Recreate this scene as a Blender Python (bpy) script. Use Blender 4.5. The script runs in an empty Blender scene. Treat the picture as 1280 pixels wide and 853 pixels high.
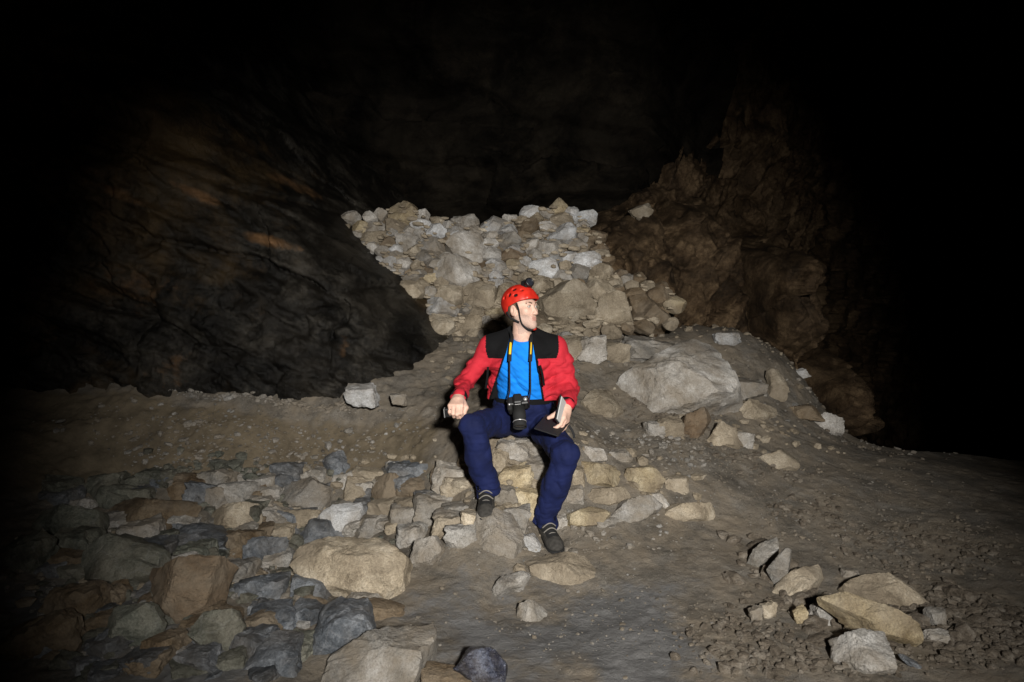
import bpy, bmesh, math
import numpy as np
from mathutils import Vector

SC = bpy.context.scene
COL = SC.collection
RNG = np.random.default_rng(7)

# ------------------------------------------------------------------ camera, light, exposure
F = 853.0            # focal length in pixels of the 1280 wide photograph
CZ = 1.13            # camera height above the floor at the sitter's lower foot
HY = 400.0           # row of the horizon
cam_d = bpy.data.cameras.new('photo_camera')
cam_d.sensor_width = 36.0; cam_d.lens = 36.0 * F / 1280.0
cam_d.shift_y = -(426.5 - HY) / 1280.0
cam_d.clip_start = 0.05; cam_d.clip_end = 200
cam = bpy.data.objects.new('photo_camera', cam_d); COL.objects.link(cam)
cam.location = (0, 0, CZ); cam.rotation_euler = (math.pi / 2, 0, 0)
SC.camera = cam

w = bpy.data.worlds.new('World'); SC.world = w; w.use_nodes = True
w.node_tree.nodes['Background'].inputs['Color'].default_value = (0, 0, 0, 1)   # underground: no sky reaches the chamber
w.node_tree.nodes['Background'].inputs['Strength'].default_value = 0.0

# the hand lamp that lights the chamber, held to the right of the camera
LAMP = Vector((0.55, -1.50, 1.80)); AIM = Vector((0.28, 4.2, 0.82))
ld = bpy.data.lights.new('hand_lamp', 'SPOT')
ld.energy = 2000; ld.color = (1.0, 0.965, 0.91); ld.shadow_soft_size = 0.11
ld.spot_size = math.radians(60); ld.spot_blend = 1.0
lo = bpy.data.objects.new('hand_lamp', ld); COL.objects.link(lo)
lo.location = LAMP; lo.rotation_euler = (AIM - LAMP).to_track_quat('-Z', 'Y').to_euler()

vs = SC.view_settings
vs.view_transform = 'Standard'; vs.look = 'None'; vs.exposure = 0.0; vs.gamma = 1.0; vs.use_curve_mapping = False
SC.cycles.use_denoising = True
SC.cycles.max_bounces = 5

# ------------------------------------------------------------------ helpers
def P(px, py, d):
    """point seen at a pixel of the photograph at a distance d in front of the camera"""
    return np.array([(px - 640.0) / F * d, d, CZ + (HY - py) / F * d])

def _hash(i, j, k, s):
    n = (i * 374761393 + j * 668265263 + k * 1274126177 + s * 974711) & 0xffffffff
    n = ((n ^ (n >> 13)) * 1274126177) & 0xffffffff
    n = ((n ^ (n >> 16)) * 2246822519) & 0xffffffff
    return ((n ^ (n >> 15)) & 0xffff) / 32767.5 - 1.0

def noise(p, s=0):
    p = np.asarray(p, float); f = np.floor(p); t = p - f; f = f.astype(np.int64)
    u = t * t * t * (t * (t * 6 - 15) + 10); r = 0
    for a in (0, 1):
        for b in (0, 1):
            for c in (0, 1):
                wgt = (u[..., 0] if a else 1 - u[..., 0]) * (u[..., 1] if b else 1 - u[..., 1]) * (u[..., 2] if c else 1 - u[..., 2])
                r = r + wgt * _hash(f[..., 0] + a, f[..., 1] + b, f[..., 2] + c, s)
    return r

def fbm(p, oct=4, s=0, gain=0.5, ridged=False):
    p = np.asarray(p, float); a = 1.0; r = 0; tot = 0
    for o in range(oct):
        n = noise(p * (2.03 ** o) + 17.3 * o, s + o)
        if ridged: n = 1 - 2 * np.abs(n)
        r = r + a * n; tot += a; a *= gain
    return r / tot

def cells(a, b, s=0):
    """broken blocks: a random level and tilt per irregular cell, and the distance to the nearest crack"""
    ia, ib = np.floor(a).astype(np.int64), np.floor(b).astype(np.int64); best = np.full(a.shape, 9.0); sec = np.full(a.shape, 9.0); val = np.zeros(a.shape)
    for i in (-1, 0, 1):
        for j in (-1, 0, 1):
            ca, cb = ia + i, ib + j; pa = ca + 0.5 + 0.45 * _hash(ca, cb, 0 * ca, s); pb = cb + 0.5 + 0.45 * _hash(ca, cb, 0 * ca, s + 1)
            d = np.hypot(a - pa, b - pb); v = _hash(ca, cb, 0 * ca, s + 2) + 0.9 * (_hash(ca, cb, 0 * ca, s + 3) * (a - pa) + _hash(ca, cb, 0 * ca, s + 4) * (b - pb))
            near = d < best; sec = np.where(near, best, np.minimum(sec, d)); val = np.where(near, v, val); best = np.where(near, d, best)
    return val, sec - best

def sstep(a, b, x):
    t = np.clip((x - a) / (b - a), 0, 1); return t * t * (3 - 2 * t)

def mesh_from(name, V, Fc, mat=None, smooth=True, attr=None):
    V = np.asarray(V, np.float32); me = bpy.data.meshes.new(name)
    Fc = np.asarray(Fc, np.int32); n = Fc.shape[1]
    me.vertices.add(len(V)); me.vertices.foreach_set('co', V.ravel())
    me.loops.add(Fc.size); me.loops.foreach_set('vertex_index', Fc.ravel())
    me.polygons.add(len(Fc))
    me.polygons.foreach_set('loop_start', np.arange(0, Fc.size, n, dtype=np.int32))
    me.polygons.foreach_set('loop_total', np.full(len(Fc), n, np.int32))
    me.polygons.foreach_set('use_smooth', np.full(len(Fc), smooth, bool))
    me.update(calc_edges=True)
    if attr:
        for k, v in attr.items():
            a = me.attributes.new(k, 'FLOAT', 'POINT'); a.data.foreach_set('value', np.asarray(v, np.float32))
    if mat: me.materials.append(mat)
    return me

def crisp(me, deg=24):
    me.set_sharp_from_angle(angle=math.radians(deg)); return me

def obj(name, me, parent=None, loc=None):
    o = bpy.data.objects.new(name, me); COL.objects.link(o)
    if loc is not None: o.location = loc
    if parent is not None:
        o.parent = parent
        if parent.type == 'EMPTY':
            o.location = o.location - parent.location
    return o

def tag(o, label=None, cat=None, group=None, kind=None):
    if label: o['label'] = label
    if cat: o['category'] = cat
    if group: o['group'] = group
    if kind: o['kind'] = kind
    return o

def empty(name, loc):
    o = bpy.data.objects.new(name, None); COL.objects.link(o); o.location = loc
    o.empty_display_size = 0.1
    return o

_ICO = {}
def ico(level):
    if level not in _ICO:
        bm = bmesh.new(); bmesh.ops.create_icosphere(bm, subdivisions=level, radius=1.0)
        bm.verts.ensure_lookup_table()
        V = np.array([v.co[:] for v in bm.verts]); Fc = np.array([[v.index for v in f.verts] for f in bm.faces])
        bm.free(); _ICO[level] = (V / np.linalg.norm(V, axis=1)[:, None], Fc)
    return _ICO[level]

def unit(v):
    v = np.asarray(v, float); return v / np.linalg.norm(v)

# ------------------------------------------------------------------ materials
def nodes_of(m):
    m.use_nodes = True; nt = m.node_tree; return nt, nt.nodes, nt.links

def rock_mat(name, cols, rough=0.85, scale=1.0, bump=0.8, vein=0.0, spec=0.3, speck=0.38, film=0.75):
    """cols: three base colours, dark to light, mixed by noise in object space with a shift per object"""
    m = bpy.data.materials.new(name); nt, N, L = nodes_of(m); b = N['Principled BSDF']
    tc = N.new('ShaderNodeTexCoord'); oi = N.new('ShaderNodeObjectInfo')
    sc = N.new('ShaderNodeVectorMath'); sc.operation = 'SCALE'; sc.inputs[0].default_value = (37.1, 11.7, 23.3)
    L.new(oi.outputs['Random'], sc.inputs['Scale'])
    ad = N.new('ShaderNodeVectorMath'); ad.operation = 'ADD'
    L.new(tc.outputs['Object'], ad.inputs[0]); L.new(sc.outputs[0], ad.inputs[1])
    def nz(s, det=6, rg=0.6, dist=0.0):
        n = N.new('ShaderNodeTexNoise'); n.inputs['Scale'].default_value = s * scale
        n.inputs['Detail'].default_value = det; n.inputs['Roughness'].default_value = rg
        n.inputs['Distortion'].default_value = dist; L.new(ad.outputs[0], n.inputs['Vector']); return n
    n1 = nz(5, 8, 0.62, 0.6); n2 = nz(55, 5, 0.7); n3 = nz(150, 4, 0.75); n4 = nz(3.2, 8, 0.68, 0.5)
    cr = N.new('ShaderNodeValToRGB'); e = cr.color_ramp.elements
    e[0].position = 0.38; e[0].color = (*cols[0], 1); e[1].position = 0.63; e[1].color = (*cols[2], 1)
    mid = e.new(0.5); mid.color = (*cols[1], 1)
    mx = N.new('ShaderNodeMath'); mx.operation = 'MULTIPLY_ADD'; mx.inputs[1].default_value = 0.25
    L.new(n2.outputs['Fac'], mx.inputs[0])
    m2 = N.new('ShaderNodeMath'); m2.operation = 'MULTIPLY'; m2.inputs[1].default_value = 0.75
    L.new(n1.outputs['Fac'], m2.inputs[0]); L.new(m2.outputs[0], mx.inputs[2]); L.new(mx.outputs[0], cr.inputs['Fac'])
    # fine speckle and dark pits
    sp = N.new('ShaderNodeMapRange'); sp.inputs['From Min'].default_value = 0.34; sp.inputs['From Max'].default_value = 0.62
    sp.inputs['To Min'].default_value = 1 - speck; sp.inputs['To Max'].default_value = 1 + speck * 0.55
    L.new(n3.outputs['Fac'], sp.inputs['Value'])
    hs = N.new('ShaderNodeHueSaturation'); L.new(cr.outputs['Color'], hs.inputs['Color'])
    vr = N.new('ShaderNodeMapRange'); vr.inputs['To Min'].default_value = 0.75; vr.inputs['To Max'].default_value = 1.25
    L.new(oi.outputs['Random'], vr.inputs['Value'])
    mm = N.new('ShaderNodeMath'); mm.operation = 'MULTIPLY'; L.new(vr.outputs[0], mm.inputs[0]); L.new(sp.outputs[0], mm.inputs[1])
    L.new(mm.outputs[0], hs.inputs['Value'])
    # brown clay film in big blotches
    cl = N.new('ShaderNodeMixRGB'); cl.inputs['Color2'].default_value = (0.20, 0.165, 0.122, 1)
    cf = N.new('ShaderNodeMapRange'); cf.inputs['From Min'].default_value = 0.40; cf.inputs['From Max'].default_value = 0.62
    cf.inputs['To Max'].default_value = film
    L.new(n4.outputs['Fac'], cf.inputs['Value']); L.new(cf.outputs[0], cl.inputs['Fac']); L.new(hs.outputs[0], cl.inputs['Color1'])
    out = cl.outputs[0]
    if vein:
        wv = N.new('ShaderNodeTexVoronoi'); wv.feature = 'DISTANCE_TO_EDGE'; wv.inputs['Scale'].default_value = 9 * scale
        dn = N.new('ShaderNodeMixRGB'); dn.inputs['Fac'].default_value = 0.12
        L.new(ad.outputs[0], dn.inputs['Color1']); L.new(n1.outputs['Color'], dn.inputs['Color2']); L.new(dn.outputs[0], wv.inputs['Vector'])
        vm = N.new('ShaderNodeMapRange'); vm.inputs['From Max'].default_value = 0.035
        vm.inputs['To Min'].default_value = vein; vm.inputs['To Max'].default_value = 0
        L.new(wv.outputs['Distance'], vm.inputs['Value'])
        vx = N.new('ShaderNodeMixRGB'); vx.inputs['Color2'].default_value = (0.42, 0.42, 0.43, 1)
        L.new(vm.outputs[0], vx.inputs['Fac']); L.new(out, vx.inputs['Color1']); out = vx.outputs[0]
    L.new(out, b.inputs['Base Color'])
    rr = N.new('ShaderNodeMapRange'); rr.inputs['To Min'].default_value = rough - 0.25; rr.inputs['To Max'].default_value = min(1, rough + 0.15)
    L.new(n2.outputs['Fac'], rr.inputs['Value']); L.new(rr.outputs[0], b.inputs['Roughness'])
    b.inputs['Specular IOR Level'].default_value = spec
    b1 = N.new('ShaderNodeBump'); b1.inputs['Strength'].default_value = bump; b1.inputs['Distance'].default_value = 0.03
    b2 = N.new('ShaderNodeBump'); b2.inputs['Strength'].default_value = bump * 0.5; b2.inputs['Distance'].default_value = 0.008
    n5 = nz(16, 8, 0.7, 0.4)
    L.new(n5.outputs['Fac'], b1.inputs['Height']); L.new(n3.outputs['Fac'], b2.inputs['Height'])
    L.new(b1.outputs[0], b2.inputs['Normal']); L.new(b2.outputs[0], b.inputs['Normal'])
    return m

def plain(name, col, rough=0.7, spec=0.4, metal=0.0, bump=0.0, bscale=400, var=0.0, vscale=30):
    m = bpy.data.materials.new(name); nt, N, L = nodes_of(m); b = N['Principled BSDF']
    b.inputs['Base Color'].default_value = (*col, 1); b.inputs['Roughness'].default_value = rough
    b.inputs['Specular IOR Level'].default_value = spec; b.inputs['Metallic'].default_value = metal
    tc = N.new('ShaderNodeTexCoord')
    if bump:
        n = N.new('ShaderNodeTexNoise'); n.inputs['Scale'].default_value = bscale; n.inputs['Detail'].default_value = 4
        L.new(tc.outputs['Object'], n.inputs['Vector'])
        bp = N.new('ShaderNodeBump'); bp.inputs['Strength'].default_value = bump; bp.inputs['Distance'].default_value = 0.004
        L.new(n.outputs['Fac'], bp.inputs['Height']); L.new(bp.outputs[0], b.inputs['Normal'])
    if var:
        n = N.new('ShaderNodeTexNoise'); n.inputs['Scale'].default_value = vscale; n.inputs['Detail'].default_value = 6
        L.new(tc.outputs['Object'], n.inputs['Vector'])
        mr = N.new('ShaderNodeMapRange'); mr.inputs['From Min'].default_value = 0.3; mr.inputs['From Max'].default_value = 0.7
        mr.inputs['To Min'].default_value = 1 - var; mr.inputs['To Max'].default_value = 1 + var
        hs = N.new('ShaderNodeHueSaturation'); hs.inputs['Color'].default_value = (*col, 1)
        L.new(n.outputs['Fac'], mr.inputs['Value']); L.new(mr.outputs[0], hs.inputs['Value']); L.new(hs.outputs[0], b.inputs['Base Color'])
    return m

R = {}
R['pale'] = rock_mat('pale_limestone', [(0.22, 0.20, 0.175), (0.38, 0.36, 0.33), (0.56, 0.545, 0.52)], 0.8)
R['white'] = rock_mat('white_limestone', [(0.30, 0.305, 0.31), (0.48, 0.49, 0.50), (0.66, 0.67, 0.69)], 0.75)
R['tan'] = rock_mat('tan_limestone', [(0.16, 0.128, 0.088), (0.31, 0.26, 0.19), (0.46, 0.405, 0.32)], 0.85)
R['ochre'] = rock_mat('ochre_limestone', [(0.17, 0.125, 0.068), (0.34, 0.275, 0.17), (0.50, 0.43, 0.30)], 0.85)
R['grey'] = rock_mat('grey_limestone', [(0.12, 0.115, 0.105), (0.23, 0.22, 0.203), (0.36, 0.348, 0.33)], 0.8)
R['brown'] = rock_mat('brown_limestone', [(0.055, 0.036, 0.020), (0.115, 0.080, 0.046), (0.19, 0.145, 0.095)], 0.85)
R['rust'] = rock_mat('rust_stained_limestone', [(0.055, 0.034, 0.018), (0.115, 0.074, 0.041), (0.19, 0.135, 0.085)], 0.85)
R['slate'] = rock_mat('blue_grey_wet_limestone', [(0.028, 0.033, 0.040), (0.075, 0.085, 0.098), (0.20, 0.215, 0.235)], 0.6, vein=0.14, spec=0.5, film=0.30)
R['green'] = rock_mat('green_grey_limestone', [(0.040, 0.044, 0.036), (0.10, 0.105, 0.085), (0.20, 0.20, 0.165)], 0.75, vein=0.08, film=0.30)
R['blue'] = rock_mat('dark_blue_sparkling_stone', [(0.005, 0.007, 0.018), (0.014, 0.020, 0.050), (0.22, 0.25, 0.34)], 0.35, scale=3.0, bump=1.0, spec=0.8, speck=0.8, film=0.30)
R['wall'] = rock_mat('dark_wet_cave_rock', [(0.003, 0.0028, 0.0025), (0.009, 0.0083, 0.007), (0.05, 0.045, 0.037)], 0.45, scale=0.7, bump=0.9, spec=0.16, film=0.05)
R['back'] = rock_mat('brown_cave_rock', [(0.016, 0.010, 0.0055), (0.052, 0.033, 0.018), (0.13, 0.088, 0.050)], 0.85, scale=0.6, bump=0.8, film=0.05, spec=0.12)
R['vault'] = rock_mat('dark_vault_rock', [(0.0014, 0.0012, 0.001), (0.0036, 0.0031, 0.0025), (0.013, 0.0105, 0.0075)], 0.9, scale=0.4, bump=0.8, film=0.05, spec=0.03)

def attr_mix(m, attr, col, ns, lo=0.35, hi=0.6):
    """let a named surface zone (its own stain or soil) replace the base colour, broken up by noise"""
    nt, N, L = nodes_of(m); b = N['Principled BSDF']
    src = b.inputs['Base Color'].links[0].from_socket
    at = N.new('ShaderNodeAttribute'); at.attribute_name = attr
    tc = N.new('ShaderNodeTexCoord'); n = N.new('ShaderNodeTexNoise'); n.inputs['Scale'].default_value = ns
    n.inputs['Detail'].default_value = 8; n.inputs['Roughness'].default_value = 0.7
    L.new(tc.outputs['Object'], n.inputs['Vector'])
    mu = N.new('ShaderNodeMath'); mu.operation = 'MULTIPLY_ADD'; mu.inputs[1].default_value = 1.0
    L.new(at.outputs['Fac'], mu.inputs[0])
    sb = N.new('ShaderNodeMath'); sb.operation = 'SUBTRACT'; sb.inputs[1].default_value = 0.5
    L.new(n.outputs['Fac'], sb.inputs[0]); L.new(sb.outputs[0], mu.inputs[2])
    mr = N.new('ShaderNodeMapRange'); mr.inputs['From Min'].default_value = lo; mr.inputs['From Max'].default_value = hi
    L.new(mu.outputs[0], mr.inputs['Value'])
    hv = N.new('ShaderNodeHueSaturation'); hv.inputs['Color'].default_value = (*col, 1)
    vr = N.new('ShaderNodeMapRange'); vr.inputs['From Min'].default_value = 0.3; vr.inputs['From Max'].default_value = 0.7
    vr.inputs['To Min'].default_value = 0.6; vr.inputs['To Max'].default_value = 1.4
    L.new(n.outputs['Fac'], vr.inputs['Value']); L.new(vr.outputs[0], hv.inputs['Value'])
    mx = N.new('ShaderNodeMixRGB'); L.new(mr.outputs[0], mx.inputs['Fac']); L.new(src, mx.inputs['Color1']); L.new(hv.outputs[0], mx.inputs['Color2'])
    L.new(mx.outputs[0], b.inputs['Base Color'])

R['chips'] = rock_mat('brown_limestone_chips', [(0.08, 0.064, 0.047), (0.165, 0.135, 0.103), (0.30, 0.265, 0.22)], 0.9, scale=3.5, film=0.25)
R['ground'] = rock_mat('trodden_cave_clay', [(0.080, 0.070, 0.057), (0.128, 0.114, 0.095), (0.185, 0.168, 0.144)], 0.9, scale=1.3, bump=0.55, speck=0.45)
attr_mix(R['ground'], 'grey_mud', (0.118, 0.116, 0.114), 6)
attr_mix(R['ground'], 'ochre_soil', (0.120, 0.096, 0.064), 7)
attr_mix(R['wall'], 'olive_film', (0.055, 0.036, 0.017), 4, 0.38, 0.8)
attr_mix(R['wall'], 'orange_stain', (0.13, 0.072, 0.034), 9, 0.40, 0.85)

# ------------------------------------------------------------------ ground
def W(px, py, d): return P(px, py, d)
CTRL = [W(*c) for c in [
    (640, 853, 2.3), (850, 853, 2.3), (1280, 853, 2.25), (420, 853, 2.3), (200, 853, 2.3), (0, 853, 2.3),
    (640, 740, 3.0), (560, 720, 3.08), (760, 692, 3.28), (900, 700, 3.25), (905, 640, 3.7), (1100, 640, 3.8), (1100, 760, 2.9),
    (1280, 700, 3.2), (1280, 582, 5.0), (1060, 545, 5.2), (1150, 575, 4.6), (900, 560, 4.3), (770, 566, 4.0), (840, 585, 3.95),
    (760, 540, 4.25), (740, 500, 4.6), (900, 520, 4.7), (1000, 540, 4.8), (850, 440, 5.3), (720, 432, 5.15), (700, 415, 5.4),
    (560, 425, 5.2), (545, 480, 4.7), (450, 500, 4.5), (300, 505, 4.4), (150, 505, 4.3), (0, 505, 4.2), (-200, 505, 4.0),
    (450, 560, 4.25), (300, 580, 4.1), (150, 600, 3.95), (540, 560, 4.05), (450, 620, 4.02), (450, 662, 3.8), (450, 700, 3.38), (500, 745, 2.95),
    (350, 655, 3.8), (200, 700, 3.22), (250, 655, 3.65), (100, 650, 3.6), (300, 760, 2.75), (0, 700, 3.0), (560, 640, 3.6), (720, 655, 3.5),
    (820, 660, 3.52), (950, 430, 5.6), (1050, 500, 5.6)]]
CTRL += [np.array(c) for c in [
    (0.065, 3.86, 0.47), (-0.15, 3.86, 0.475), (0.28, 3.86, 0.45), (0.0, 3.60, 0.30), (-0.15, 3.40, 0.17), (0.18, 3.48, 0.015), (0.2, 3.30, 0.0),
    (0.30, 3.62, 0.16), (0.1, 3.52, 0.16),
    (0, 0.3, -0.12), (-3, 0.3, -0.12), (3, 0.3, -0.10), (-6, 1.5, 0.3), (6.5, 1.5, -0.05), (6.5, 4.5, 0.0), (6.5, 8, 0.1),
    (0, 1.2, -0.1), (1.5, 1.4, -0.1), (-1.5, 1.4, -0.1),
    (-6, 4.5, 0.7), (-6, 9, 1.2), (-2, 6, 1.1), (0, 6.3, 1.1), (1.2, 6.3, 1.05), (0, 9, 1.3), (2.6, 6.4, 0.75), (3.4, 9, 0.8)]]
CTRL = np.array(CTRL)

def _U(r2): return 0.5 * r2 * np.log(r2 + 1e-9)
def _tps(pts, lam=0.0015):
    n = len(pts); D = ((pts[:, None, :2] - pts[None, :, :2]) ** 2).sum(-1)
    A = np.zeros((n + 3, n + 3)); A[:n, :n] = _U(D) + lam * np.eye(n); A[:n, n] = 1; A[:n, n + 1:] = pts[:, :2]
    A[n:, :n] = A[:n, n:].T
    return np.linalg.solve(A, np.concatenate([pts[:, 2], np.zeros(3)]))
TW = _tps(CTRL)
def height(x, y, fine=False):
    x = np.asarray(x, float); y = np.asarray(y, float); sh = np.broadcast(x, y).shape
    X = np.broadcast_to(x, sh).ravel(); Y = np.broadcast_to(y, sh).ravel(); z = np.empty(X.size); n = len(CTRL)
    for i in range(0, X.size, 40000):
        s = slice(i, i + 40000)
        D = (X[s, None] - CTRL[None, :, 0]) ** 2 + (Y[s, None] - CTRL[None, :, 1]) ** 2
        z[s] = _U(D) @ TW[:n] + TW[n] + TW[n + 1] * X[s] + TW[n + 2] * Y[s]
    ye = 5.28 - 0.16 * (X - 2.4) + 0.12 * noise(np.stack([X * 1.7, Y * 0, X * 0], -1), 91)
    z -= sstep(0, 1.0, (Y - ye) / 1.3) * 2.2 * sstep(2.3, 2.9, X)            # the floor breaks away into the dark at the right
    if fine:
        Q = np.stack([X, Y, z], -1)
        rough = 0.65 + 0.7 * sstep(0.12, 0.4, z) + 0.8 * sstep(-0.35, -0.9, X) * sstep(2, 3, Y)
        z += rough * (0.022 * fbm(Q * 3.1, 3, 5) + 0.007 * fbm(Q * 11, 3, 6, 0.6) + 0.006 * fbm(Q * 34, 3, 8, 0.65))
        z += 0.007 * np.maximum(0, noise(Q * 26, 12) - 0.25) * rough * 2
    return z.reshape(sh)

def hit(px, py, lo=1.7, hi=8.0):
    """first point of the ground along the line of sight through a pixel of the photograph"""
    t = np.arange(lo, hi, 0.01); p = np.stack([(px - 640) / F * t, t, CZ + (HY - py) / F * t], -1)
    below = np.nonzero(p[:, 2] < height(p[:, 0], p[:, 1]))[0]
    return p[below[0]] if len(below) else p[-1]

def axis(parts): return np.concatenate([np.linspace(a, b, n, endpoint=False) for a, b, n in parts])
gx = np.concatenate([axis([(-6.5, -2.7, 60), (-2.7, 3.9, 440), (3.9, 7, 40)]), [7.0]])
gy = np.concatenate([axis([(0.0, 2.0, 40), (2.0, 5.5, 250), (5.5, 9.5, 60)]), [9.5]])
GX, GY = np.meshgrid(gx, gy, indexing='ij'); GZ = height(GX, GY, True)
def grid_faces(n, m, flip=False):
    i = np.arange(n - 1)[:, None] * m + np.arange(m - 1)[None, :]
    f = np.stack([i, i + m, i + m + 1, i + 1], -1).reshape(-1, 4)
    return f[:, ::-1] if flip else f
gm = sstep(1.1, 0.2, np.abs(GX - 0.25)) * sstep(3.45, 2.9, GY) * 1.0 + 0.9 * sstep(-0.5, -1.2, GX) * sstep(3.5, 3.1, GY)
gm = gm * (0.55 + 0.6 * fbm(np.stack([GX * 2.2, GY * 2.2, 0 * GX], -1), 3, 13))
oc = sstep(0.1, 0.3, GZ) * sstep(-0.25, -0.7, GX) * sstep(4.5, 4.2, GY) * 0.95
V = np.stack([GX, GY, GZ], -1).reshape(-1, 3)
g = obj('cave_floor', mesh_from('cave_floor', V, grid_faces(len(gx), len(gy)), R['ground'], True, {'grey_mud': gm.ravel(), 'ochre_soil': oc.ravel()}))
tag(g, 'brown trodden clay floor climbing in banks through the cave', kind='structure')

# ------------------------------------------------------------------ cave walls and vault
def sheet(name, X, Z, Y, mat, attr=None, flip=False):
    V = np.stack([X, Y, Z], -1).reshape(-1, 3)
    return obj(name, mesh_from(name, V, grid_faces(X.shape[0], X.shape[1], flip), mat, True, attr))

# left: dark wet rock face dipping to the right, turning back beside the dry stone wall
xx = np.concatenate([axis([(-7.5, -3.2, 90), (-3.2, 0.1, 300)]), [0.1]]); zz = np.concatenate([axis([(0.2, 2.4, 140), (2.4, 5.4, 80)]), [5.4]])
X, Z = np.meshgrid(xx, zz, indexing='ij')
xe = np.interp(Z, [0.2, 0.63, 0.9, 1.13, 1.5, 1.73, 2.2, 3.0, 5.4], [-0.50, -0.72, -0.84, -1.00, -1.30, -1.50, -1.95, -2.6, -4.4])
a = math.radians(-24); U1 = X * math.cos(a) + Z * math.sin(a); U2 = -X * math.sin(a) + Z * math.cos(a)
Q = np.stack([U1 * 0.55, U2 * 2.0, 0 * X], -1); Q2 = np.stack([U1 * 3.0, U2 * 7.5, 0 * X], -1); Q3 = np.stack([U1 * 10, U2 * 22, 0 * X], -1)
Yw = 4.62 + 0.10 * np.minimum(0, X + 0.6) + 0.10 * (Z - 0.6) - 0.06 * (Z - 0.6) ** 2
xe = xe + 0.07 * fbm(np.stack([Z * 3.0, 0 * X, 0 * X], -1), 3, 18)
e = (X - xe) / 0.22; Yw = Yw + 0.22 * (1.7 + 1.6 * sstep(1.2, 1.9, Z)) * np.logaddexp(0, e)
wu = 0.5 * fbm(np.stack([X * 1.5, Z * 1.5, 0 * X], -1), 3, 19)
c1, k1 = cells(U1 * 0.8 + wu, U2 * 2.1 + wu, 301); c2, k2 = cells(U1 * 2.3 + wu, U2 * 5.2 - wu, 311); c3, k3 = cells(U1 * 6.0 - wu, U2 * 12.0 + wu, 321)
lowz = 0.3 + 0.7 * sstep(0.6, 1.1, Z)
Yw += lowz * 0.11 * c1 + lowz * 0.026 * c2 + 0.010 * c3 + lowz * 0.05 * sstep(0.10, 0, k1) + 0.012 * sstep(0.12, 0, k2)
Yw += -0.16 * fbm(Q * 1.4, 4, 21, 0.5, True) + 0.12 * fbm(np.stack([X * 1.1, Z * 1.1, 0 * X], -1), 3, 23) - 0.035 * fbm(Q2, 4, 25, 0.6, True) - 0.016 * fbm(Q3, 3, 29, 0.65, True)
st = 0.0 * X
for (px, py, wx, wz, an, am) in [(243, 242, 0.16, 0.045, -24, 1.0), (325, 298, 0.20, 0.05, -14, 1.0), (170, 250, 0.34, 0.05, -22, .7), (310, 195, 0.28, 0.07, -25, .65),
                                 (160, 355, 0.45, 0.28, 0, .5), (40, 410, 0.4, 0.35, 0, .5), (190, 370, 0.35, 0.16, 10, .48), (425, 432, 0.06, 0.2, 0, .5), (210, 460, 0.3, 0.25, 0, .45), (110, 210, 0.4, 0.06, -24, .5)]:
    c = P(px, py, 4.5); aa = math.radians(an); dx = X - c[0]; dz = Z - c[2]
    u = (dx * math.cos(aa) + dz * math.sin(aa)) / wx; v = (-dx * math.sin(aa) + dz * math.cos(aa)) / wz
    st = np.maximum(st, am * np.exp(-(u * u + v * v)))
brn = np.clip(0.5 + 0.75 * fbm(np.stack([U1 * 0.9, U2 * 1.6, 0 * X], -1), 3, 27), 0, 1) * sstep(-0.9, -2.0, X)
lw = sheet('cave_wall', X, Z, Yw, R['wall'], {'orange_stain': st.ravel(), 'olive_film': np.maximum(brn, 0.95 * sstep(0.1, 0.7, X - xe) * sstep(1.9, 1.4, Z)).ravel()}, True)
tag(lw, 'dark wet cave wall with slanting beds and orange stains', kind='structure')

# back: brown rock buttresses standing right of the dry stone wall, deep shadow between and beyond them
xx = np.concatenate([axis([(-4, 0, 60), (0, 4.2, 260), (4.2, 8, 50)]), [8.0]]); zz = np.concatenate([axis([(-1.5, 0, 30), (0, 3.4, 190), (3.4, 7, 60)]), [7.0]])
X, Z = np.meshgrid(xx, zz, indexing='ij')
wob = 0.16 * fbm(np.stack([X * 1.3, Z * 1.3, 0 * X], -1), 3, 33)
Xw = X + wob; Zw = Z + wob
def lump(cx, cz, wx, wz, p=4): return np.exp(-(np.abs((Xw - cx) / wx) ** p + np.abs((Zw - cz) / wz) ** p))
Yb = 8.8 + 0.9 * np.maximum(0, X - 3.5) + 0.35 * np.maximum(0, -X) + 3.2 * np.maximum(sstep(0.6, 0.2, X), sstep(2.5, 3.0, Z) * sstep(1.9, 1.0, X))
bul = np.maximum.reduce([2.25 * lump(1.98, 1.45, 0.42, 1.12), 2.65 * lump(2.68, 1.25, 0.42, 0.78), 2.7 * lump(3.08, 0.30, 0.45, 0.60, 2.5),
                         0.9 * lump(1.75, 2.4, 0.7, 1.0, 3), 2.6 * lump(2.3, 0.5, 0.7, 0.6)])
a = math.radians(55); U1 = X * math.cos(a) + Z * math.sin(a); U2 = -X * math.sin(a) + Z * math.cos(a)
wu = 0.4 * fbm(np.stack([X * 1.7, Z * 1.7, 0 * X], -1), 3, 35)
c1, k1 = cells(U1 * 1.5 + wu, U2 * 2.8 + wu, 401); c2, k2 = cells(U1 * 4.2 + wu, U2 * 7.5 - wu, 411); c3, k3 = cells(U1 * 10 - wu, U2 * 18 + wu, 421)
frac = 0.13 * c1 + 0.055 * c2 + 0.022 * c3 + 0.06 * sstep(0.10, 0, k1) + 0.025 * sstep(0.12, 0, k2)
md = lump(1.02, 1.1, 0.78, 1.25, 4)
Yb = (Yb - bul) * (1 - md) + md * (5.62 + 0.45 * (Z - 1.0)) + frac - 0.05 * fbm(np.stack([U1 * 2.2, U2 * 5.0, 0 * X], -1), 4, 44, 0.6, True) - 0.12 * fbm(np.stack([U1 * 1.0, U2 * 2.4, 0 * X], -1), 5, 41, 0.55, True) - 0.055 * fbm(np.stack([U1 * 7, U2 * 14, 0 * X], -1), 4, 47, 0.65, True)
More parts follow.
